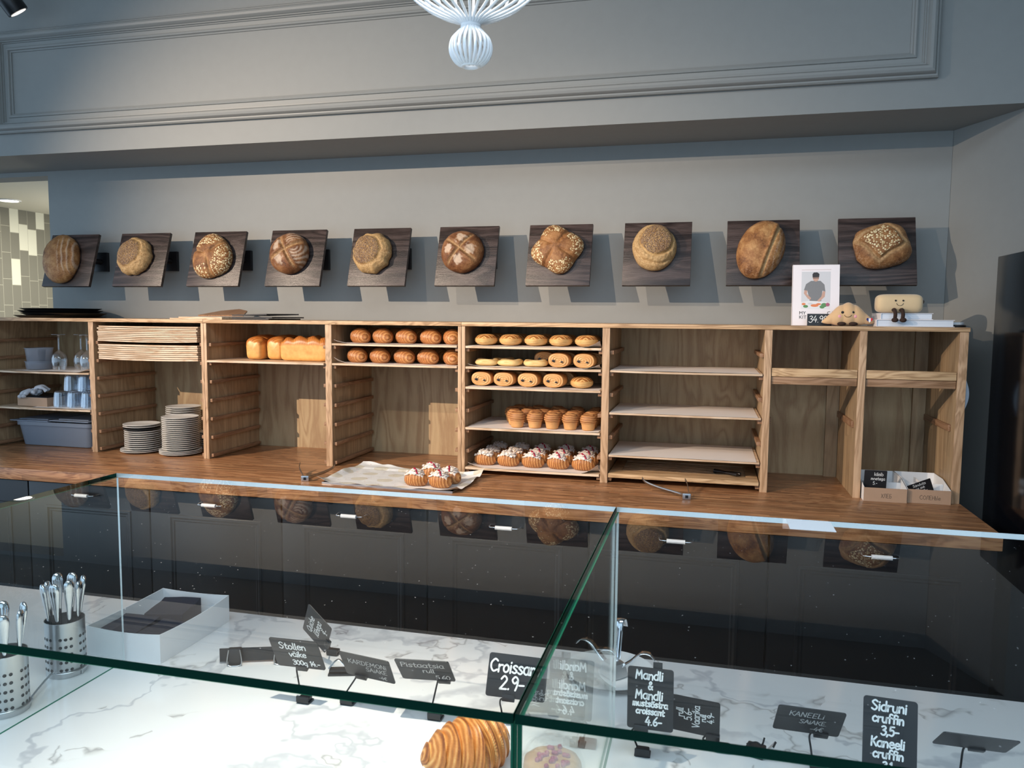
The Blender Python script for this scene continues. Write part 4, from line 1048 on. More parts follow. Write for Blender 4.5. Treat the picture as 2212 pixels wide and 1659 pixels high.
sign('tall chalkboard sign lettered Sidruni cruffin in thick white letters', .293, 1.276, .982, .078, .112, -.20, -.031, -.01,
     [('Sidruni', -.002, .036, .0150, .060), ('cruffin', -.003, .0185, .0135, .056), ('3,5-', 0, .000, .0135, .036), ('Kaneeli', -.003, -.0185, .0140, .060), ('cruffin', -.002, -.0350, .0130, .058), ('3,1-', 0, -.052, .012, .034)],
     pen=.00135, base=(.293, 1.290))
sign('blank grey chalkboard sign tipped far forward at the right edge', .438, 1.355, .949, .110, .076, .852, -.002, -.011, [], base=(.431, 1.366), stem=.012)
sign('chalkboard sign lettered Quiche standing crooked behind the Stollen sign', -.823, 1.514, .938, .105, .079, .307, -.466, .943,
     [('Quiche', -.004, .012, .017, .06), ('lõhega', .004, -.010, .017, .06), ('9.-', .018, -.032, .014, .03)], pen=.0010, base=(-.806, 1.560), stem=-.01)

# spare clip stands lying on the marble
t = thing('clip_rail', 'flat black strip with two spring clips lying behind the Stollen sign', 'sign holder', (-.955, 1.475, .8622), .36)
b = MB(); b.box(-.075, .10, -.001, .002, .004, .034, .0008); b.build('strip', M_chalk, t)
for x in (-.04, .06):
    b = MB(); b.box(x-.014, x+.014, -.014, -.0012, 0, .038, .003); c_ = b.build('clip', M_blackplastic, t, 40)
    b = MB(); b.tube(spline([(x-.012, -.015, .036), (x-.015, -.017, .006), (x, -.019, .001), (x+.015, -.017, .006), (x+.012, -.015, .036)], 5), .0013, 6); b.build('clip_wire', M_steel, c_, 60)
t = thing('card_stand', 'tangled black and steel clip stand beside the crooked Quiche sign', 'sign holder', (-.742, 1.475, .8622), .3)
b = MB(); b.box(-.03, .035, -.012, .012, 0, .004, .001); b.box(-.028, .033, -.009, .009, .008, .012, .001); b.build('base', M_blackplastic, t, 40)
b = MB(); b.tube(spline([(-.03, 0, .012), (-.01, .004, .030), (.012, -.002, .016), (.036, .004, .034)], 6), .0035, 8, flat=.35); b.build('spring', M_steel, t, 60)
t = thing('card_stand', 'black clip stand with curled arm right of the sideways Vaarika sign', 'sign holder', (.098, 1.380, .8622), -.3)
b = MB(); b.box(-.012, .020, -.012, .012, 0, .018, .003); b.build('base', M_blackplastic, t, 40)
b = MB(); b.tube(spline([(-.012, 0, .016), (.004, 0, .024), (.014, 0, .022), (.018, 0, .036)], 5), .0016, 8); b.build('arm', M_blackwire, t, 60)
b = MB(); b.prism([(.014, .002), (.034, .030), (.037, .028), (.018, .0)], -.011, .011); b.build('lever', M_steel, t)

# ------------------------------------------------------------------ inside the case: croissant, wrapped pastry
def big_croissant():
    nu, nv, L = 320, 64, .165
    def fn(u, w, want=0):
        s = -1+2*u; a = 2*PI*w; env = max(0.0, 1-abs(s)**2.1)**.60
        ph = abs(s)*4.4+.30*math.sin(a+.6)+.06*nz(s*3, math.cos(a), 2); fr = ph-math.floor(ph)
        rad = env*(.84+.22*(1-fr)**.75)+.010*nz(s*9, math.sin(a)*3, 5)
        fine = math.sin(fr*19+2.2*math.sin(a)+5*nz(s*5, math.cos(a)*1.3, 4))*(.4+.9*abs(nz(s*7, math.sin(a)*2, 9))); rad += .008*fine*env
        y = math.cos(a)*.050*rad+.030*s*s; z = .046+math.sin(a)*.050*rad-.018*s*s
        if z < 0: z *= .02
        if want: return (max(0, min(1, .42+.55*fr*0+.34*fine+.35*math.exp(-((fr-.95)/.10)**2)-.30*math.exp(-((fr-.10)/.12)**2))), 0, 0)
        return (s*L/2, y, max(z, .0003))
    b = MB(); b.grid(nu, nv, fn, at=lambda u, w: fn(u, w, 1)); return b
M_crois2 = pastry('display_croissant_crust', ((.22, .06, .012), (.55, .20, .045), (.86, .50, .18)), .33, 40)
o = big_croissant().build('croissant', M_crois2, None, 175); o.location = (-.365, 1.200, .8622); o.rotation_euler = (0, 0, .75); tag(o, 'single large flaky croissant on white marble inside the display case', 'croissant', 'display croissant')
del o['group']
t = thing('wrapped_pastry', 'berry-topped pastry under clear wrap beside the large croissant', 'pastry', (-.236, 1.235, .8622))
b = MB(); b.lathe([(0, .001), (.045, .001), (.050, .008), (.048, .020), (.036, .026), (0, .027)], 32, fr=lambda a, k: 1+.02*math.sin(a*9)); b.build('pastry_base', M_cheese, t, 60)
b = MB()
rnd = random.Random(4)
for k in range(26):
    a, r_ = rnd.uniform(0, 2*PI), .034*math.sqrt(rnd.random()); c_ = Vector((r_*math.cos(a), r_*math.sin(a), .028))
    b.lathe([(0, -.004), (.004, -.002), (.0045, .001), (.003, .004), (0, .0045)], 8, M=Matrix.Translation(c_))
b.build('berry_topping', M_rasp, t, 60)
b = MB(); b.grid(56, 26, lambda u, w: (lambda a, th: ((.056+.003*math.sin(a*11)*sm(.5, 1, w))*math.sin(th)**.6*math.cos(a), (.056+.003*math.sin(a*11)*sm(.5, 1, w))*math.sin(th)**.6*math.sin(a), .001+.056*math.cos(th)+.0016*nz(a*3, th*6, 1)))(2*PI*u, w*PI/2), wrap=True)
b.build('wrap_dome', M_wrap, t, 175)
t = thing('chocolate_bar', 'small brown chocolate piece on the marble behind the wrapped pastry', 'chocolate', (-.190, 1.330, .8622))
b = MB(); b.box(-.016, .016, -.010, .010, 0, .012, .002); b.build('bar', plain('milk_chocolate', (.16, .055, .022), .35), t, 40)

# ------------------------------------------------------------------ dish with three-armed stand
t = thing('dish', 'round white ceramic plate behind the glass, under the three-armed steel hook', 'plate', (-.185, 1.610, .8622))
b = MB(); b.lathe([(.045, .0), (.047, .004), (.060, .006), (.088, .014), (.094, .017), (.095, .0195), (.092, .0195), (.060, .010), (.04, .009), (0, .009)], 48, fr=lambda a, k: 1); b.build('plate_body', M_white, t, 60)
t = thing('hook_stand', 'polished steel stand with three curled arms on a white plate', 'stand', (-.175, 1.600, .8722))
b = MB()
for k in range(9):
    pass
b.lathe([(0, 0), (.024, .0), (.026, .004), (.020, .030), (.012, .034), (0, .035)], 12, fr=lambda a, k: 1+.16*math.cos(a*4)*(k in (1, 2, 3))); b.build('centre', M_steel, t, 30)
for an, hh, sp_ in ((1.35, .105, .0), (2.75, .060, .012), (.0, .055, .010)):
    d_ = Vector((math.cos(an), math.sin(an), 0)); P = [d_*.012+Vector((0, 0, .02)), d_*(.024+sp_)+Vector((0, 0, hh*.65)), d_*(.034+sp_*2)+Vector((0, 0, hh)), d_*(.052+sp_*2.2)+Vector((0, 0, hh*1.02)), d_*(.064+sp_*2.2)+Vector((0, 0, hh*.82))]
    b = MB(); S = spline(P, 7); side = d_.cross(Vector((0, 0, 1)))
    v = []; f = []
    for k, p in enumerate(S): v += [p-side*.0085, p+side*.0085]
    f = [(2*k, 2*k+1, 2*k+3, 2*k+2) for k in range(len(S)-1)]
    b.add(v, f); o = b.build('arm', M_chrome, t, 175); o.modifiers.new('thickness', 'SOLIDIFY').thickness = .0012

# ------------------------------------------------------------------ napkin box and cutlery
t = thing('napkin_box', 'open white card box of dark napkins on the marble behind the glass', 'box', (-1.245, 1.540, .8622), 0)
hw, hd, hh = .096, .127, .066; th = .0016
b = MB()
def wall_(p, q, lift):
    n = 13; p = Vector(p); q = Vector(q); nn = (q-p).cross(Vector((0, 0, 1))).normalized(); v = []; f = []
    for k in range(n):
        u = k/(n-1); pt = p.lerp(q, u)+nn*(lift*4*u*(1-u)); zt = hh-.004*4*u*(1-u)
        v += [pt, pt+Vector((0, 0, zt)), pt-nn*th+Vector((0, 0, zt)), pt-nn*th]
    for k in range(n-1):
        for j in range(4): f.append((k*4+j, k*4+(j+1) % 4, k*4+4+(j+1) % 4, k*4+4+j))
    b.add(v, f)
wall_((-hw, -hd, 0), (hw, -hd, 0), .002); wall_((hw, -hd, 0), (hw, hd, 0), .003); wall_((hw, hd, 0), (-hw, hd, 0), .002); wall_((-hw, hd, 0), (-hw, -hd, 0), .003)
b.box(-hw, hw, -hd, hd, .0, .0015); b.build('tray', M_card, t, 40)
b = MB()
for sx in (-1, 1):
    x = sx*.072; P = [(x-sx*.018, .036), (x-sx*.006, .036), (x+sx*.012, .012)]
    strip2d(b, P, .0007, -hd-.0032)
b.v = [Vector(p) for p in b.v]; b.build('fold_slit', M_paper, t, fix=False)
nk = [(-.047, -.055, .044, .06, 'dark napkin stack at the front left of the white box'), (.047, -.055, .040, -.08, 'dark napkin stack at the front right of the white box'), (-.008, .052, .052, .22, 'topmost dark folded napkin at the back of the white box')]
for (x, y, z, rz, lab) in nk:
    def nf(u, w):
        X, Y_ = (-.5+u)*.092, (-.5+w)*.104
        return (X, Y_, .002+.003*nz(X*14, Y_*14, z*50)+.004*sm(.75, 1, w))
    b = MB(); slab_grid(b, 14, 14, nf, z-.008); o = b.build('napkin', M_navy, None, 50)
    o.location = (-1.245+x, 1.540+y, .8622+z); o.rotation_euler = (0, 0, rz); tag(o, lab, 'napkin', 'dark napkins in the box')

def holder(label, x, y, R, H):
    t = thing('cutlery_holder', label, 'holder', (x, y, .8622), 0, 'perforated steel cutlery holders')
    n, m = 60, 26; b = MB(); v = []; f = []
    holes = MB()
    b.lathe([(0, .002), (R-.0012, .002), (R-.0012, H), (R, H), (R, 0), (0, 0)], 48); b.build('cup', M_steel, t, 50)
    for k in range(24):
        if k % 8 in (3, 7): continue
        for j in range(5):
            a = 2*PI*k/24; M = Matrix.Translation((0, 0, .018+j*.0165)) @ Matrix.Rotation(a, 4, 'Z') @ Matrix.Translation((R+.0002, 0, 0)) @ Matrix.Rotation(PI/2, 4, 'Y')
            holes.lathe([(0, .0), (.0026, .0), (.0030, .0003), (.0034, 0)], 12, M=M)
    holes.build('hole_pattern', M_black, t, 60)
    return t
holder('perforated steel cutlery holder farther back, next to the white napkin box', -1.318, 1.330, .0385, .118)
holder('perforated steel cutlery holder at the front, nearest the left edge', -1.298, 1.165, .0385, .118)
holder('perforated steel cutlery holder mostly outside the left edge', -1.405, 1.185, .0385, .118)
def cutlery(kind):
    r = thing('teaspoon' if kind == 's' else ('fork' if kind == 'f' else 'knife'), 'x', 'cutlery')
    P = [(0, .0022, .0014), (.04, .0030, .0022), (.075, .0055, .0034), (.105, .0095, .0050), (.122, .0112, .0056), (.132, .0102, .0052), (.138, .0062, .0036), (.140, .0008, .001)]
    b = MB(); v = []; f = []; n = 12
    for (z, wx, wy) in P:
        for k in range(n): a = 2*PI*k/n; v.append((wx*math.cos(a), wy*math.sin(a), z))
    for k in range(len(P)-1):
        for i in range(n): j = (i+1) % n; f.append((k*n+i, k*n+j, k*n+n+j, k*n+n+i))
    f.append(tuple((len(P)-1)*n+i for i in range(n))); b.add(v, f); b.build('grip', M_chrome, r, 70)
    b = MB()
    if kind == 's': b.grid(16, 10, lambda u, w: ((-.5+w)*.013*math.sin(PI*min(.98, max(.02, u)))**.6, .006*(1-(2*w-1)**2)*math.sin(PI*u), -.045*u))
    elif kind == 'f': b.grid(8, 6, lambda u, w: ((-.5+w)*.012*sm(0, .4, u+.1), .003*math.sin(PI*u), -.035*u))
    else: b.grid(8, 4, lambda u, w: ((-.5+w)*.016*(1-.4*u), .0, -.05*u))
    o = b.build('head', M_chrome, r, 175); o.modifiers.new('thickness', 'SOLIDIFY').thickness = .0012
    return r
protos = {}
HC = {'A': (-1.318, 1.330, 'the rear cutlery holder', 'ssssssss'), 'B': (-1.298, 1.165, 'the front cutlery holder', 'sfsfss'), 'C': (-1.405, 1.185, 'the left-edge cutlery holder', 'fsffs')}
for hk, (hx, hy, hn, kinds) in HC.items():
    for k, kd in enumerate(kinds):
        lab = f'silver {"spoon" if kd == "s" else "fork"} with rounded handle up, standing in {hn}'
        o = cutlery(kd) if kd not in protos else copy_thing(protos[kd])
        protos.setdefault(kd, o); ph = 2*PI*k/len(kinds)+.3; rr = .0235
        o.matrix_world = Matrix.Translation((hx+rr*math.cos(ph), hy+rr*math.sin(ph), .8622+.060+.010*((k*5) % 4)/3)) @ Matrix.Rotation(ph, 4, 'Z') @ Matrix.Rotation(.07+.05*((k*3) % 4)/3, 4, 'Y') @ Matrix.Rotation(PI/2, 4, 'Z')
        tag(o, lab, None, f'{"spoons" if kd == "s" else "forks"} in {hn}')
t = thing('wire_stand', 'thin steel wire stand curving around the front cutlery holders', 'stand', (-1.30, 1.23, .8622))
b = MB(); pts = [(.042*math.cos(a)+(-.018), .100+.042*math.sin(a), .012) for a in [PI*.5-PI*k/12 for k in range(13)]]+[(-.002+.044*math.cos(a), -.065+.044*math.sin(a), .012) for a in [PI*.3-PI*k/12 for k in range(13)]]
b.tube(spline(pts, 3), .0022, 8); b.build('wire', M_steel, t, 60)
for (x, y) in ((.022, .10), (.038, -.065)):
    b = MB(); b.cyl((x, y, 0), (x, y, .012), .002, 8); b.build('foot', M_steel, t, 60)

# ------------------------------------------------------------------ worktop: parchment tray and tongs
t = thing('baking_tray', 'flat metal baking tray under crumpled white parchment on the oak worktop', 'baking tray', (-1.305, 3.203, .9002), -.03)
b = MB(); b.box(-.30, .30, -.185, .185, 0, .002); b.build('sheet_metal', M_steel, t)
for (x0, x1, y0, y1) in ((-.30, .30, -.187, -.184), (-.30, .30, .184, .187), (-.302, -.299, -.187, .187), (.299, .302, -.187, .187)):
    b = MB(); b.box(x0, x1, y0, y1, .002, .009); b.build('rim', M_steel, t)
tp = NT('used_parchment'); c = tp.coord(); nn_ = tp.noise(c, 6, 3); sx = tp.n('ShaderNodeSeparateXYZ', i_0=c)
gx = tp.math('ABSOLUTE', tp.math('SUBTRACT', tp.math('FRACT', tp.math('MULTIPLY', sx.outputs['X'], 8.0)), .5)); gy = tp.math('ABSOLUTE', tp.math('SUBTRACT', tp.math('FRACT', tp.math('MULTIPLY', sx.outputs['Y'], 9.0)), .5))
dd = tp.math('ADD', tp.math('POWER', gx, 2.0), tp.math('POWER', gy, 2.0)); st_ = tp.math('LESS_THAN', tp.math('ADD', dd, tp.math('MULTIPLY', nn_, .10)), .135)
spk = tp.math('GREATER_THAN', tp.noise(c, 60, 2), .70)
colr = tp.mix(tp.math('MULTIPLY', st_, .55), (.80, .81, .80), (.62, .55, .36)); colr = tp.mix(tp.math('MULTIPLY', spk, .5), colr, (.42, .14, .14))
tp.pbr(colr, .45, 0, tp.bump(tp.noise(c, 30, 3), .5, .003), .5)
def tray_sheet(u, w):
    x = -.32+.645*u; y = -.200+(.375+.07*sm(.62, .05, u))*w; e = min(u, 1-u, w, 1-w)
    h = .0042+.004*nz(x*9, y*9, 4)*(1-.6*sm(.05, .2, e))+.004*(nz(x*30, y*26, 8)+.3)*.4
    h = .0045+(h-.0045)*(1-.92*sm(.02, .05, x)*sm(.30, .27, x)*sm(.10, .06, y))
    h += .014*sm(.06, .0, e)*(.6+nz(x*14, y*14, 2))
    for (cu, cw, L) in ((0, 0, .022), (1, 0, .020), (1, 1, .030), (0, 1, .010)): h += L*max(0, 1-math.hypot((u-cu)*.64, (w-cw)*.4)/.09)**1.5
    return (x, y, max(.0100 if (abs(x) > .285 or y < -.172 or y > .160) else .0032, h))
b = MB(); slab_grid(b, 70, 50, tray_sheet, .0004); o = b.build('parchment_sheet', tp.m, None, 60); o.location = (-1.305, 3.203, .9002); o.rotation_euler = (0, 0, -.03)
tag(o, 'crumpled white parchment with pastry stains on the worktop tray', 'baking paper')
def tongs(label, x, y, rz, aL, aR, lL, lR, gr):
    t = thing('tongs', label, 'tongs', (x, y, .9002), rz, gr)
    b = MB(); b.box(-.017, .017, -.006, .006, .0005, .026, .003); h = b.build('hinge', M_steel, t, 40)
    b = MB(); b.box(-.006, .006, -.0075, -.0061, .007, .019, .001); b.build('slot', M_black, h)
    for s_, an, L in ((-1, aL, lL), (1, aR, lR)):
        d_ = Vector((s_*math.sin(an), math.cos(an), 0)); sd_ = Vector((0, 0, 1))
        P = [Vector((s_*.012, .006, .014)), Vector((s_*.013, .02, .015))+d_*.02, Vector((s_*.013, .01, .020))+d_*L*.55, Vector((s_*.012, .0, .030))+d_*L*.86, Vector((s_*.004, 0, .042))+d_*L]
        S = spline(P, 6); v = []; 
        for k, p in enumerate(S): wv = .008*(1-.35*k/len(S)); v += [p-sd_*wv+Vector((0, 0, 0)), p+sd_*wv*.9]
        b = MB(); b.add(v, [(2*k, 2*k+1, 2*k+3, 2*k+2) for k in range(len(S)-1)]); a_ = b.build('arm', M_steel, t, 175); a_.modifiers.new('thickness', 'SOLIDIFY').thickness = .0022
        zmin = min(p[2] for p in v)
        a_.location.z = max(0, .0015-zmin)
    return t
tongs('steel pastry tongs on the worktop left of the parchment tray', -1.706, 3.05, .25, .34, .42, .22, .21, 'steel pastry tongs')
tongs('steel pastry tongs on the worktop in front of the empty boards', -.068, 3.17, .10, .72, .02, .26, .20, 'steel pastry tongs')
t = thing('tongs', 'small black tongs lying on the grooved bread board', 'tongs', (.085, YF+.12, .9455), -.5)
b = MB(); b.tube([(-.05, 0, .008), (.0, .008, .008), (.07, .012, .008)], [.010, .006, .008], 8); b.build('arm', M_blackplastic, t, 60)
b = MB(); b.tube([(-.05, 0, .008), (.0, -.008, .010), (.07, -.02, .010)], [.009, .005, .007], 8); b.build('arm', M_blackplastic, t, 60)

# ------------------------------------------------------------------ left bays: glasses, tubs, bin, plates
def wine():
    r = thing('wine_glass', 'x', 'wine glass')                     # stands upside down on its rim
    b = MB(); b.lathe([(.030, 0), (.034, .018), (.0385, .045), (.0385, .062), (.033, .082), (.020, .097), (.008, .104), (.0042, .112)], 32); b.build('bowl', M_thin, r, 170)
    b = MB(); b.lathe([(.0042, .112), (.0036, .135), (.0036, .165), (.005, .183), (.010, .1895)], 16); b.build('stem', M_thin, r, 170)
    b = MB(); b.lathe([(.010, .1895), (.026, .1915), (.036, .1925), (.036, .1935), (.0, .1940)], 32); b.build('foot', M_thin, r, 60)
    return r
src = wine()
sp = [((-3.415, YF+.085, 1.3215), 0), ((-3.318, YF+.135, 1.3215), 0), ((-3.232, YF+.085, 1.3215), 0), ((-3.278, YF+.222, 1.3215), 0), ((-3.200, YF+.165, 1.3215), 0)]
lb = ['upside-down wine glass standing right beside the milky tubs', 'upside-down wine glass, second from the tubs', 'upside-down wine glass at the front, near the shelf upright', 'upside-down wine glass in the back, between two others', 'upside-down wine glass nearest the shelf upright']
place(src, '', sp, lb, 'wine glasses')
def tumbler():
    b = MB(); fl = lambda a, k: 1+.035*math.cos(a*16)*(1 if k in (1, 2, 3, 4, 5) else .2)
    b.lathe([(.041, 0), (.0415, .006), (.040, .030), (.038, .055), (.035, .078), (.032, .086), (.026, .089), (0, .0895), ], 84, fr=fl)
    b.lathe([(.0385, .0), (.037, .03), (.035, .055), (.031, .080), (0, .082)], 42)
    return b
M_rib = rim_glass('ribbed_glass', .5, .9, (.90, .94, .98), .04)
src = tumbler().build('tumbler', M_rib, None, 60); src['category'] = 'glass'
sp = []; lb = []
z0 = 1.1238
xs = [-3.385, -3.298, -3.208]
for r_, y in enumerate((YF+.062, YF+.150, YF+.240)):
    for i, x in enumerate(xs):
        sp.append(((x+.002*r_, y, z0), i*.3)); lb.append(f'ribbed clear tumbler, {["leftmost", "middle", "rightmost"][i]} in the {["front", "second", "rear"][r_]} row of the lower layer')
for r_, y in enumerate((YF+.075, YF+.165)):
    for i, x in enumerate([-3.325, -3.236]):
        sp.append(((x+.03*0, y, z0+.0903), i*.5+.2)); lb.append(f'ribbed clear tumbler stacked on top, {["left", "right"][i]} one in the {["front", "rear"][r_]} upper row')
place(src, '', sp, lb, 'ribbed tumblers')
def tub(label, x, y, z, r0, r1, h, contents=False):
    t = thing('plastic_tub', label, 'tub', (x, y, z), 0, 'milky plastic tubs')
    b = MB(); b.lathe([(0, .001), (r0, .001), (r0+.002, .003), (r1, h-.004), (r1+.004, h-.003), (r1+.004, h), (r1-.001, h)], 32); b.build('body', M_pp, t, 60)
    return t
tub('shallow milky plastic tub at the bottom of the pair', -3.565, YF+.10, 1.3225, .060, .066, .045)
tub('deep milky plastic tub nested in the shallow one', -3.562, YF+.10, 1.3475, .055, .068, .092)
t = thing('straw_bundle', 'bundle of dark straws standing inside the deep milky tub', 'straws', (-3.545, YF+.10, 1.350))
for k in range(12):
    a = k*2.4; b = MB(); b.cyl((.003*math.sqrt(k+1)*math.cos(a), .003*math.sqrt(k+1)*math.sin(a), 0), (.006*math.sqrt(k+1)*math.cos(a), .006*math.sqrt(k+1)*math.sin(a), .078), .0034, 8); b.build('straw', M_navy, t, 60)

t = thing('carton', 'low brown kraft carton beside the ribbed tumblers', 'box', (-3.560, YF+.125, 1.1212))
hw, hd, hh = .098, .085, .050
b = MB(); b.box(-hw, hw, -hd, -hd+.002, 0, hh); b.box(-hw, hw, hd-.002, hd, 0, hh); b.box(-hw, -hw+.002, -hd+.002, hd-.002, 0, hh); b.box(hw-.002, hw, -hd+.002, hd-.002, 0, hh); b.box(-hw, hw, -hd, hd, 0, .002)
b.build('tray', M_kraft, t)
o = MB().box(-.085, .085, -.07, .07, -.012, 0, .002).build('clipboard', M_blackplastic, None, 40); o.location = (-3.560, YF+.125, 1.1212+.0555); o.rotation_euler = (.06, .04, .1); tag(o, 'flat black board lying in the brown kraft carton', 'board')
t = thing('glove', 'crumpled pale grey-blue cloth glove on the black board', 'glove', (-3.585, YF+.09, 1.184))
b = MB()
M_glove = plain('glove_cloth', (.50, .54, .60), .9, bump=.3, bscale=300)
b.grid(30, 18, lambda u, w: (lambda a, th: ((.036+.012*nz(a, th*2, 3))*math.sin(th)*math.cos(a)*1.15, (.030+.010*nz(a+4, th*2, 1))*math.sin(th)*math.sin(a), .014+(.018+.010*nz(a*1.2, th*3, 7))*math.cos(th)))(2*PI*u, w*PI), wrap=True)
b.build('palm', M_glove, t, 175)
for pts in ([(.01, -.01, .028), (.03, -.012, .040), (.055, -.004, .034), (.066, .006, .018)], [(.0, .0, .03), (.02, .012, .044), (.048, .02, .036), (.06, .03, .02)], [(-.02, -.01, .02), (-.038, -.03, .018), (-.046, -.052, -.002), (-.04, -.066, -.010)], [(-.0, -.02, .02), (-.006, -.04, .018), (-.014, -.058, .002), (-.010, -.070, -.008)], [(.02, -.02, .02), (.03, -.036, .020), (.030, -.05, .010)]):
    b = MB(); S = spline(pts, 5); b.tube(S, [.010+.002*math.sin(k) for k in range(len(S))], 10); b.build('finger', M_glove, t, 175)

t = thing('storage_bin', 'milky plastic storage bin with lids in the bottom left bay', 'bin', (-3.455, YF+.235, .9002))
def bin_(w0, d0, w1, d1, h):
    b = MB(); v = []; f = []; prof = [(w0, d0, .003), (w1, d1, h-.022), (w1+.008, d1+.008, h-.020), (w1+.008, d1+.008, h), (w1-.002, d1-.002, h), (w1-.006, d1-.006, h-.02), (w0-.004, d0-.004, .006)]
    n = 0
    for (a, c_, z) in prof:
        P = rounded(a*2, c_*2, .03, 5); n = len(P); v += [(p[0], p[1], z) for p in P]
    for k in range(len(prof)-1):
        for i in range(n): j = (i+1) % n; f.append((k*n+i, k*n+j, k*n+n+j, k*n+n+i))
    f.append(tuple(range(n-1, -1, -1))); f.append(tuple((len(prof)-1)*n+i for i in range(n)))
    b.add(v, f); return b
bin_(.225, .155, .240, .170, .135).build('tub', M_pp, t, 40)
M_lid = milky('smoky_lid', (.30, .36, .46), .25)
for k, (x0, x1, lab) in enumerate(((-.285, -.03, 'wide left lid'), (-.02, .235, 'right lid'))):
    b = MB(); b.box(x0, x1, -.175, .165, .136+.006*k, .141+.006*k, .002); b.box(x0+.03, x1-.03, -.14, .13, .1412+.006*k, .146+.006*k, .002); b.build('lid', M_lid, t, 40, label=lab)

def plate_mb(R):
    b = MB(); b.lathe([(0, .0), (R*.60, .0), (R*.64, .002), (R*.93, .0085), (R, .0105), (R, .0128), (R*.985, .0130), (R*.93, .0112), (R*.64, .0052), (R*.5, .0045), (0, .0045)], 48); return b
M_stone = plain('stoneware_grey_white', (.70, .68, .64), .32)
pl_small = plate_mb(.092).build('plate', M_stone, None, 60); pl_big = plate_mb(.105).build('plate', M_stone, None, 60)
M_darkplate = plain('dark_stoneware', (.02, .02, .022), .4)
for q in (pl_small, pl_big): q['category'] = 'plate'
used = {'s': False, 'b': False}
def stack(x, y, n, kind, nm, pitch, z0, skip=(), grp=None):
    src = pl_small if kind == 's' else pl_big
    for k in range(n):
        fromtop = n-1-k
        lab = f'{"small " if kind == "s" else ""}white stoneware plate, {"topmost" if fromtop == 0 else ("lowest" if k == 0 else ordw(fromtop)+" from the top")} of the {nm}'
        loc = (x+random.uniform(-.0008, .0008), y+random.uniform(-.0008, .0008), z0+k*pitch)
        if not used[kind]: used[kind] = True; o = src; o.location = loc; tag(o, lab, None, grp)
        else: o = copy_thing(src, loc, random.uniform(0, 6), lab, grp)
    return z0+n*pitch
# front left stack: two larger plates at the foot, small plates, one dark plate, two more on top
z = stack(-2.905, YF+.085, 2, 'b', 'two wider plates under the left front stack', .0085, .9002, grp='wider plates under the left front stack')
z = stack(-2.900, YF+.090, 9, 's', 'stack under the dark plate', .0108, z+.0015, grp='left front plate stack')
dk = copy_thing(pl_small, (-2.905, YF+.088, z+.0005), 0, 'dark plate in the left front stack under two white ones'); dk.data = dk.data.copy(); dk.data.materials.clear(); dk.data.materials.append(M_darkplate)
z = stack(-2.905, YF+.088, 2, 's', 'two plates above the dark plate', .0105, z+.0125, grp='plates above the dark plate')
# tall front stack
z = stack(-2.665, YF+.082, 3, 'b', 'wider plates under the tall stack', .0075, .9002, grp='wider plates under the tall front stack')
z = stack(-2.665, YF+.085, 17, 's', 'tall front stack', .0101, z+.0025, grp='tall front plate stack')
z = stack(-2.800, YF+.290, 20, 's', 'tall rear stack', .0112, .9002, grp='tall rear plate stack')
z = stack(-2.582, YF+.280, 9, 's', 'short rear stack by the upright', .0108, .9002, grp='short rear plate stack')

# ------------------------------------------------------------------ kraft boxes of price cards
def card_box(label, x, y, w, d, h, word, seed):
    t = thing('card_box', label, 'box', (x, y, .9002))
    th = .002; hb = h*1.45
    b = MB(); b.box(-w/2, w/2, 0, th, 0, h); b.build('front', M_kraft, t)
    b = MB()
    for X in (-w/2, w/2-th): b.prism([(0, 0)], 0, 0) if False else b.add([(X, th, 0), (X, d, 0), (X, d, hb), (X, th+.12, hb), (X, th, h), (X+th, th, 0), (X+th, d, 0), (X+th, d, hb), (X+th, th+.12, hb), (X+th, th, h)],
            [(0, 1, 2, 3, 4), (9, 8, 7, 6, 5), (0, 5, 6, 1), (1, 6, 7, 2), (2, 7, 8, 3), (3, 8, 9, 4), (4, 9, 5, 0)])
    b.box(-w/2+th, w/2-th, d-th, d, 0, hb); b.box(-w/2+th, w/2-th, th, d-th, 0, th); b.build('sides', M_card, t)
    b = MB(); b.box(-.001, .001, .07, d-th-.001, th, h*1.1); b.box(-w/2+th, w/2-th, .105, .107, th, h*1.1); b.build('divider', M_card, t)
    b = MB(); write(b, word, .004, h*.30, .016, .0006, -.0003, maxw=w*.62); 
    b.build('lettering', M_inkblack, t, fix=False)
    return t
card_box('kraft box marked ХЛЕБ at the left of the last bay', .707, YF-.045, .160, .26, .056, 'ХЛЕБ', 1)
card_box('kraft box marked СОЛЕНЫЕ at the right of the last bay', .871, YF-.030, .158, .25, .056, 'СОЛЕНЫe', 2)
def loose_card(label, loc, w, h, rot, lines, pen):
    t = thing('price_card', label, 'price card', loc); t.rotation_euler = rot
    b = MB(); b.prism(rounded(w, h, .003), -.0008, .0008); c_ = b.build('card', M_chalk, t)
    b = MB()
    for ln in lines: write(b, ln[0], ln[1], ln[2], ln[3], pen, -.0011, maxw=ln[4])
    b.build('lettering', M_ink, c_, fix=False); return t
loose_card('black price card with white writing standing in the ХЛЕБ box', (.678, YF+.011, .966), .086, .105, (.12, 0, .03), [('kileib', .012, .030, .014, .05), ('mnetega', .010, .012, .0125, .062), ('5.-', .0, -.008, .013, .03)], .0007)
loose_card('black price card with white writing tilted in the СОЛЕНЫЕ box', (.852, YF+.030, .950), .095, .058, (.25, -.40, .1), [('Sändvits', .0, .012, .012, .07), ('o2 sink', .0, -.004, .010, .06) if False else ('sai sink', .0, -.003, .010, .06), ('10.-', .016, -.020, .011, .03)], .0007)

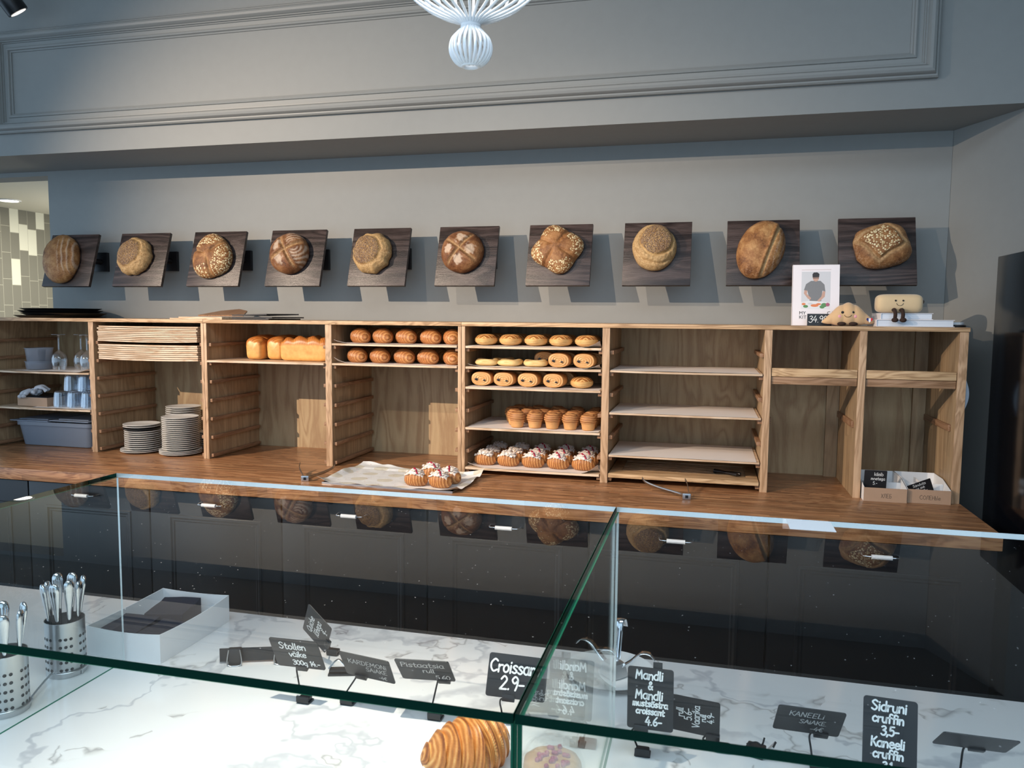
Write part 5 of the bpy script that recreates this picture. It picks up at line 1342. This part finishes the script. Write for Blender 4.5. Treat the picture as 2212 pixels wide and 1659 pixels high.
# ------------------------------------------------------------------ on top of the shelves
def tray_round(label, x, y, z, R, h):
    b = MB(); b.lathe([(0, 0), (R*.86, 0), (R*.90, .002), (R, h), (R*1.01, h+.001), (R*.99, h+.002), (R*.88, .0045), (0, .0035)], 56); o = b.build('serving_tray', M_blackplastic, None, 50); o.location = (x, y, z)
    tag(o, label, 'tray', 'black round trays'); return o
tray_round('lowest black round serving tray on top of the left shelf unit', -3.560, YF+.245, 1.6045, .218, .0115)
tray_round('second black round serving tray from the bottom of the pile', -3.520, YF+.245, 1.6176, .214, .0115)
tray_round('third black round serving tray, just under the top one', -3.545, YF+.245, 1.6307, .210, .0115)
tray_round('topmost black round serving tray in the pile', -3.540, YF+.245, 1.6438, .202, .0105)
def flat_board(nm, label, poly, z, th, m, cat, group=None, tilt=(0, 0)):
    b = MB(); n = len(poly); v = [(x, y, 0) for x, y in poly]+[(x, y, th) for x, y in poly]
    b.add(v, [tuple(range(n-1, -1, -1)), tuple(range(n, 2*n))]+[(i, (i+1) % n, (i+1) % n+n, i+n) for i in range(n)])
    o = b.build(nm, m); o.location = (-2.4, YF+.24, z); o.rotation_euler = (tilt[0], tilt[1], 0); tag(o, label, cat, group); return o
flat_board('wooden_board', 'thin pale wooden serving board lying lowest on the shelf top', [(-.300, -.17), (.02, -.19), (.06, .0), (.0, .17), (-.26, .14)], 1.6046, .006, M_board, 'serving board')
flat_board('wooden_board', 'second thin wooden serving board lying across the lowest one', [(-.270, -.14), (.0, -.16), (.05, .05), (-.08, .17), (-.24, .10)], 1.6110, .006, M_board, 'serving board', None, (0, 0))
flat_board('wooden_board', 'tilted wooden board leaning against the wall above the pile', [(-.24, -.02), (.03, -.02), (-.02, .10), (-.10, .15), (-.18, .10)], 1.6240, .007, M_rail, 'serving board', None, (.20, .0))
for k, (dx, lab) in enumerate(((0, 'lowest dark slate serving board on the shelf top'), (.02, 'second dark slate serving board in the pile'), (-.01, 'topmost dark slate serving board, edge catching the light'))):
    flat_board('slate_board', lab, [(.065+dx*0, -.17), (.265+dx, -.16), (.285+dx, .12), (.08, .15)], 1.6046+k*.0085, .006, plain(f'slate_{k}', (.020, .020, .024), .6), 'slate board', 'dark slate boards', (0, -.00 if k < 2 else -.03))

# cookbook with price
t = thing('cookbook', 'white cookbook with a picture of a cook, standing on the shelf top', 'book', (.436, YF+.125, 1.6045))
t.rotation_euler = (-.16, 0, .0)
b = MB(); b.box(-.094, .094, -.001, .001, 0, .262, .0006); b.box(-.094, .094, .020, .022, 0, .262, .0006); b.box(-.0945, -.092, -.001, .022, 0, .262); b.build('cover', plain('book_white', (.84, .78, .79), .35), t)
b = MB(); b.box(-.091, .089, .0012, .0198, .004, .258); b.build('pages', M_paper, t)
pm = [plain('print_'+n_, c_, .5) for n_, c_ in (('background', (.62, .62, .64)), ('shirt', (.20, .20, .205)), ('skin', (.55, .33, .25)), ('hair', (.03, .025, .025)), ('table', (.75, .74, .74)), ('carrot', (.72, .22, .08)), ('leaf', (.10, .26, .09)), ('onion', (.40, .10, .17)), ('rule', (.6, .48, .46)))]
b = MB(); yy = [-.00115]
def flatp(poly, mi):
    yy[0] -= .00004; b.add([(x, yy[0], z) for x, z in poly], [tuple(range(len(poly)))], mi)
def ell(cx, cz, rx, rz, mi, n=18): flatp([(cx+rx*math.cos(2*PI*k/n), cz+rz*math.sin(2*PI*k/n)) for k in range(n)], mi)
flatp([(-.058, .070), (.058, .070), (.058, .232), (-.058, .232)], 0); flatp([(-.058, .238), (.060, .240), (.060, .242), (-.058, .240)], 8)
flatp([(-.058, .070), (.058, .070), (.058, .098), (.02, .104), (-.03, .106), (-.058, .100)], 4)
flatp([(-.024, .106), (.022, .104), (.026, .150), (.038, .146), (.034, .176), (.018, .192), (-.020, .192), (-.040, .178), (-.048, .152), (-.034, .150)], 1)
flatp([(-.046, .152), (-.034, .150), (-.036, .136), (-.018, .118), (-.022, .110), (-.032, .116), (-.048, .138)], 2); flatp([(.028, .148), (.038, .146), (.036, .124), (.014, .102), (.006, .106), (.022, .124)], 2)
ell(-.001, .206, .0125, .017, 2); flatp([(-.014, .206), (.012, .208), (.013, .222), (.004, .229), (-.010, .228), (-.015, .220)], 3); flatp([(-.012, .202), (.011, .203), (.011, .2055), (-.012, .2045)], 3)
for (cx, cz, rx, rz, mi) in ((-.004, .086, .016, .006, 5), (.012, .092, .010, .004, 5), (.034, .088, .012, .009, 6), (.026, .080, .010, .007, 6), (.048, .090, .008, .008, 7), (-.040, .082, .010, .006, 6), (-.048, .092, .008, .005, 5), (-.022, .094, .010, .004, 0)): ell(cx, cz, rx, rz, mi)
b.build('cover_picture', pm, t, fix=False)
def printed(txt, x, z, h, par, m):
    cu = bpy.data.curves.new('lettering', 'FONT'); cu.body = txt; cu.size = h; o = bpy.data.objects.new('lettering', cu); link(o); o.data.materials.append(m); o.parent = par; KIDS.setdefault(par.name, []).append(o)
    o.location = (x, -.0016, z); o.rotation_euler = (PI/2, 0, 0)
    me = bpy.data.meshes.new_from_object(o.evaluated_get(bpy.context.evaluated_depsgraph_get())); q = bpy.data.objects.new('lettering', me); link(q)
    q.location = o.location; q.rotation_euler = o.rotation_euler; q.parent = par; KIDS[par.name].remove(o); KIDS[par.name].append(q); bpy.data.objects.remove(o); return q
printed('MY', -.066, .047, .020, t, M_inkblack); printed('KIT', -.066, .029, .020, t, M_inkblack); printed('CAN', .046, .047, .020, t, M_inkblack)
t = thing('price_card', 'black price card lettered 34.99 leaning on the white cookbook', 'price card', (.447, YF+.085, 1.6045)); t.rotation_euler = (-.12, 0, 0)
b = MB(); b.box(-.048, .048, -.001, .001, 0, .050, .0008); c_ = b.build('card', M_chalk, t)
b = MB(); write(b, '34.99', -.006, .014, .027, .0012, -.0013, maxw=.076, slant=.1); b.build('lettering', M_ink, c_, fix=False)

M_plush = plain('plush_tan', (.66, .42, .22), .95, bump=.5, bscale=500, Sheen_Weight=.4); M_plushp = plain('plush_pale', (.68, .50, .29), .95, bump=.5, bscale=500, Sheen_Weight=.4)
M_plushbrown = plain('plush_brown', (.035, .016, .010), .95, bump=.4, bscale=500)
M_eye = plain('bead_black', (.004, .004, .004), .12); M_pink = plain('cheek_pink', (.80, .36, .40), .9); M_red = plain('felt_red', (.55, .02, .03), .9); M_blue = plain('felt_blue', (.02, .035, .18), .9)
# croissant plush
t = thing('plush_croissant', 'tan plush croissant with a small smile leaning in front of the cookbook', 'soft toy', (.553, YF+.060, 1.6045))
segs = [(-.090, .012, .018, .016, .25), (-.060, .025, .030, .027, .15), (.0, .040, .046, .046, 0), (.060, .026, .033, .030, -.15), (.086, .018, .024, .020, -.4)]
def puff(c_, rx, ry, rz, tilt_=0, n=28, m=18, pw=.8):
    M = Matrix.Translation(c_) @ Matrix.Rotation(tilt_, 4, 'Y'); b = MB()
    b.grid(n, m, lambda u, w: M @ Vector((rx*math.sin(PI*w)**pw*math.cos(2*PI*u), ry*math.sin(PI*w)**pw*math.sin(2*PI*u), rz*math.cos(PI*w))), wrap=True); return b
b = MB()
def body(u, w):
    s = -1+2*u; a = 2*PI*w; env = max(0, 1-abs(s)**2.2)**.55; lob = .92+.10*abs(math.cos(s*PI*2.4)); hz = (.020+.030*(1-s*s)**1.5)
    rz = hz*env*lob; ry = (.018+.020*(1-s*s))*env*lob
    return (s*.102, ry*math.cos(a)-.010*s*s, hz*.98+rz*math.sin(a) if math.sin(a) > -.9 else hz*.98-rz*.9)
b.grid(60, 28, body); 
zs_ = min(p[2] for p in b.v); b.v = [(p[0], p[1], max(.0005, p[2]-zs_)) for p in b.v]; b.build('body', M_plush, t, 175)
for sx in (-1, 1):
    puff((sx*.020-.006, -.034, .056), .0052, .003, .0052).build('eye', M_eye, t, 175)
    puff((sx*.030-.006, -.0335, .040), .0065, .0025, .0065).build('cheek', M_pink, t, 175)
    puff((sx*.022-.006, -.036, .009), .017, .016, .008).build('foot', M_plushbrown, t, 175)
b = MB(); b.tube([(-.006+.013*math.cos(a), -.0395, .046+.009*math.sin(a)) for a in [PI+PI*k/10 for k in range(11)]], .0008, 6); b.build('smile', M_eye, t, 60)
def heart(k): a = 2*PI*k/40; return (16*math.sin(a)**3/16*.012, (13*math.cos(a)-5*math.cos(2*a)-2*math.cos(3*a)-math.cos(4*a))/16*.011)
H_ = [heart(k) for k in range(40)]
fb = t
for nm_, x0, x1, m in (('blue', -.02, -.004, M_blue), ('white', -.004, .004, M_paper), ('red', .004, .02, M_red)):
    P = [(max(x0, min(x1, x)), z) for x, z in H_]; b = MB(); b.prism(P, -.0335, -.0315, M=Matrix.Translation((.078, 0, .026))); b.build('heart_patch', m, t, label=nm_+' stripe of the heart patch')
# chocolate-roll plush sitting on books
t = thing('book', 'thick white book lying flat, lowest under the plush toys', 'book', (.795, YF+.10, 1.6045), 0, 'white books on the shelf top'); 
def book(t, w, d, h):
    b = MB(); b.box(-w/2, w/2, -d/2, d/2, 0, .002); b.box(-w/2, w/2, -d/2, d/2, h-.002, h); b.box(-w/2, w/2-.0, d/2-.002, d/2, .002, h-.002); b.box(-w/2, -w/2+.002, -d/2, d/2-.002, .002, h-.002); b.build('cover', plain('book_cover', (.80, .78, .80), .4), t)
    b = MB(); b.box(-w/2+.003, w/2-.004, -d/2+.004, d/2-.004, .0025, h-.0025); b.build('pages', plain('page_edges', (.66, .70, .76), .8, bump=.3, bscale=120), t)
book(t, .285, .19, .028)
t = thing('book', 'smaller white book lying on the thick one, under the smiling roll', 'book', (.765, YF+.10, 1.6327), .04, 'white books on the shelf top'); book(t, .195, .15, .026)
t = thing('plush_pastry', 'pale plush pastry roll with smile and brown legs sitting on the books', 'soft toy', (.745, YF+.074, 1.6590))
b = MB()
def rollb(u, w):
    s = -1+2*u; a = 2*PI*w; e = (1-abs(s)**7)**.28 if abs(s) < 1 else 0; ca, sa = math.cos(a), math.sin(a); q = (abs(ca)**3+abs(sa)**3)**(-1/3)
    return (s*.088, .044*ca*q*e, .0385+.038*sa*q*e)
b.grid(50, 32, rollb); b.build('body', M_plushp, t, 175)
for z in (.030, .046): puff((.088, -.010+(.046-z), z), .005, .008, .008).build('chocolate_end', M_plushbrown, t, 175)
for sx in (-1, 1):
    puff((sx*.014-.006, -.0445, .050), .0035, .003, .0035).build('eye', M_eye, t, 175)
    S = spline([(sx*.014-.012, -.040, .012), (sx*.014-.012, -.062, .012), (sx*.014-.013, -.084, -.004), (sx*.014-.014, -.084, -.024)], 5)
    b = MB(); b.tube(S, .0072, 10); L_ = b.build('leg', M_plushbrown, t, 175); puff((sx*.015-.014, -.090, -.028), .0125, .014, .009).build('foot', M_plushbrown, L_, 175)
b = MB(); b.tube([(-.004+.0125*math.cos(a), -.0455, .040+.010*math.sin(a)) for a in [PI+PI*k/10 for k in range(11)]], .0008, 6); b.build('smile', M_eye, t, 60)
b = MB(); b.lathe([(0, 0), (.034, 0), (.035, .002), (.035, .007), (.033, .009), (0, .009)], 32); o = b.build('lid', M_blackplastic, None, 40); o.location = (.958, YF+.06, 1.6045); tag(o, 'small black round lid at the right end of the shelf top', 'lid')
b = MB(); b.lathe([(0, 0), (.034, 0), (.035, .002), (.035, .008), (.033, .010), (0, .010)], 32); o = b.build('lid', plain('pale_lid', (.62, .66, .70), .4), None, 40); o.location = (.950, YF+.06, 1.6139); tag(o, 'small pale round lid stacked on the black one', 'lid')

# ------------------------------------------------------------------ lamps
t = thing('pendant_lamp', 'white wire cage pendant lamp hanging above the display case', 'pendant lamp', (-.374, 1.2, 2.022))
M_lampw = plain('lamp_white', (.88, .89, .90), .35)
prof = [(.021, .0), (.036, .006), (.049, .022), (.0535, .042), (.049, .062), (.034, .080), (.0235, .090), (.0215, .098), (.0235, .106), (.042, .117), (.078, .130), (.120, .152), (.158, .182), (.192, .225), (.212, .28), (.215, .34), (.200, .42), (.165, .50), (.11, .58), (.06, .64), (.04, .68)]
KS = .6
S = spline([(r_*KS, 0, z_*KS) for r_, z_ in prof], 4)
rb = MB().tube(S, KS*.0040, 8).build('rib', M_lampw, t, 60)
for k in range(1, 24):
    c_ = rb.copy(); link(c_); c_.parent = t; KIDS[t.name].append(c_); c_.rotation_euler = (0, 0, 2*PI*k/24)
for (r_, z_, nm) in ((.021, .0, 'bottom_ring'), (.0212, .098, 'neck_ring'), (.04, .68, 'top_ring')):
    b = MB(); b.tube([(KS*r_*math.cos(2*PI*k/32), KS*r_*math.sin(2*PI*k/32), KS*z_) for k in range(32)], KS*.0058, 8, closed=True); b.build(nm, M_lampw, t, 60)
te = NT('bulb_glow'); te.l(te.n('ShaderNodeEmission', i_0=(1, .92, .8, 1), i_1=9.0).outputs[0], te.out.inputs[0])
b = MB(); b.lathe([(KS*q[0], KS*q[1]) for q in [(0, .30), (.028, .31), (.042, .345), (.040, .375), (.024, .41), (.016, .44), (.016, .455)]], 20); b.build('bulb', te.m, t, 60)
b = MB(); b.cyl((0, 0, KS*.45), (0, 0, KS*.70), KS*.018, 14); b.build('socket', M_lampw, t, 60)
b = MB(); b.cyl((0, 0, KS*.70), (0, 0, 3.62-2.022), .003, 8); b.build('cord', M_cord, t, 60)
pl_ = bpy.data.lights.new('pendant_bulb_light', 'POINT'); pl_.energy = 2; pl_.color = (1, .90, .78); pl_.shadow_soft_size = .04
po = link(bpy.data.objects.new('pendant_bulb_light', pl_)); po.location = (-.374, 1.2, 2.022+.22); 
t = thing('track_spotlight', 'black ceiling spotlight at the top left corner, in front of the wall', 'spotlight', (-3.43, 3.26, 3.20))
M = Matrix.Rotation(.55, 4, 'X') @ Matrix.Rotation(-.35, 4, 'Y')
b = MB(); b.lathe([(0, -.09), (.050, -.09), (.052, -.085), (.052, .075), (.046, .09), (0, .09)], 28, M=M); b.build('housing', M_black, t, 40)
b = MB(); b.tube([(0, 0, .05), (0, 0, .30), (0, 0, .418)], .010, 10); b.build('stem', M_black, t, 60)
b = MB(); b.lathe([(0, -.0912), (.040, -.0912)], 24, M=M); tl = NT('lens_glow'); tl.l(tl.n('ShaderNodeEmission', i_0=(1, .95, .88, 1), i_1=1.2).outputs[0], tl.out.inputs[0]); b.build('lens', tl.m, t)
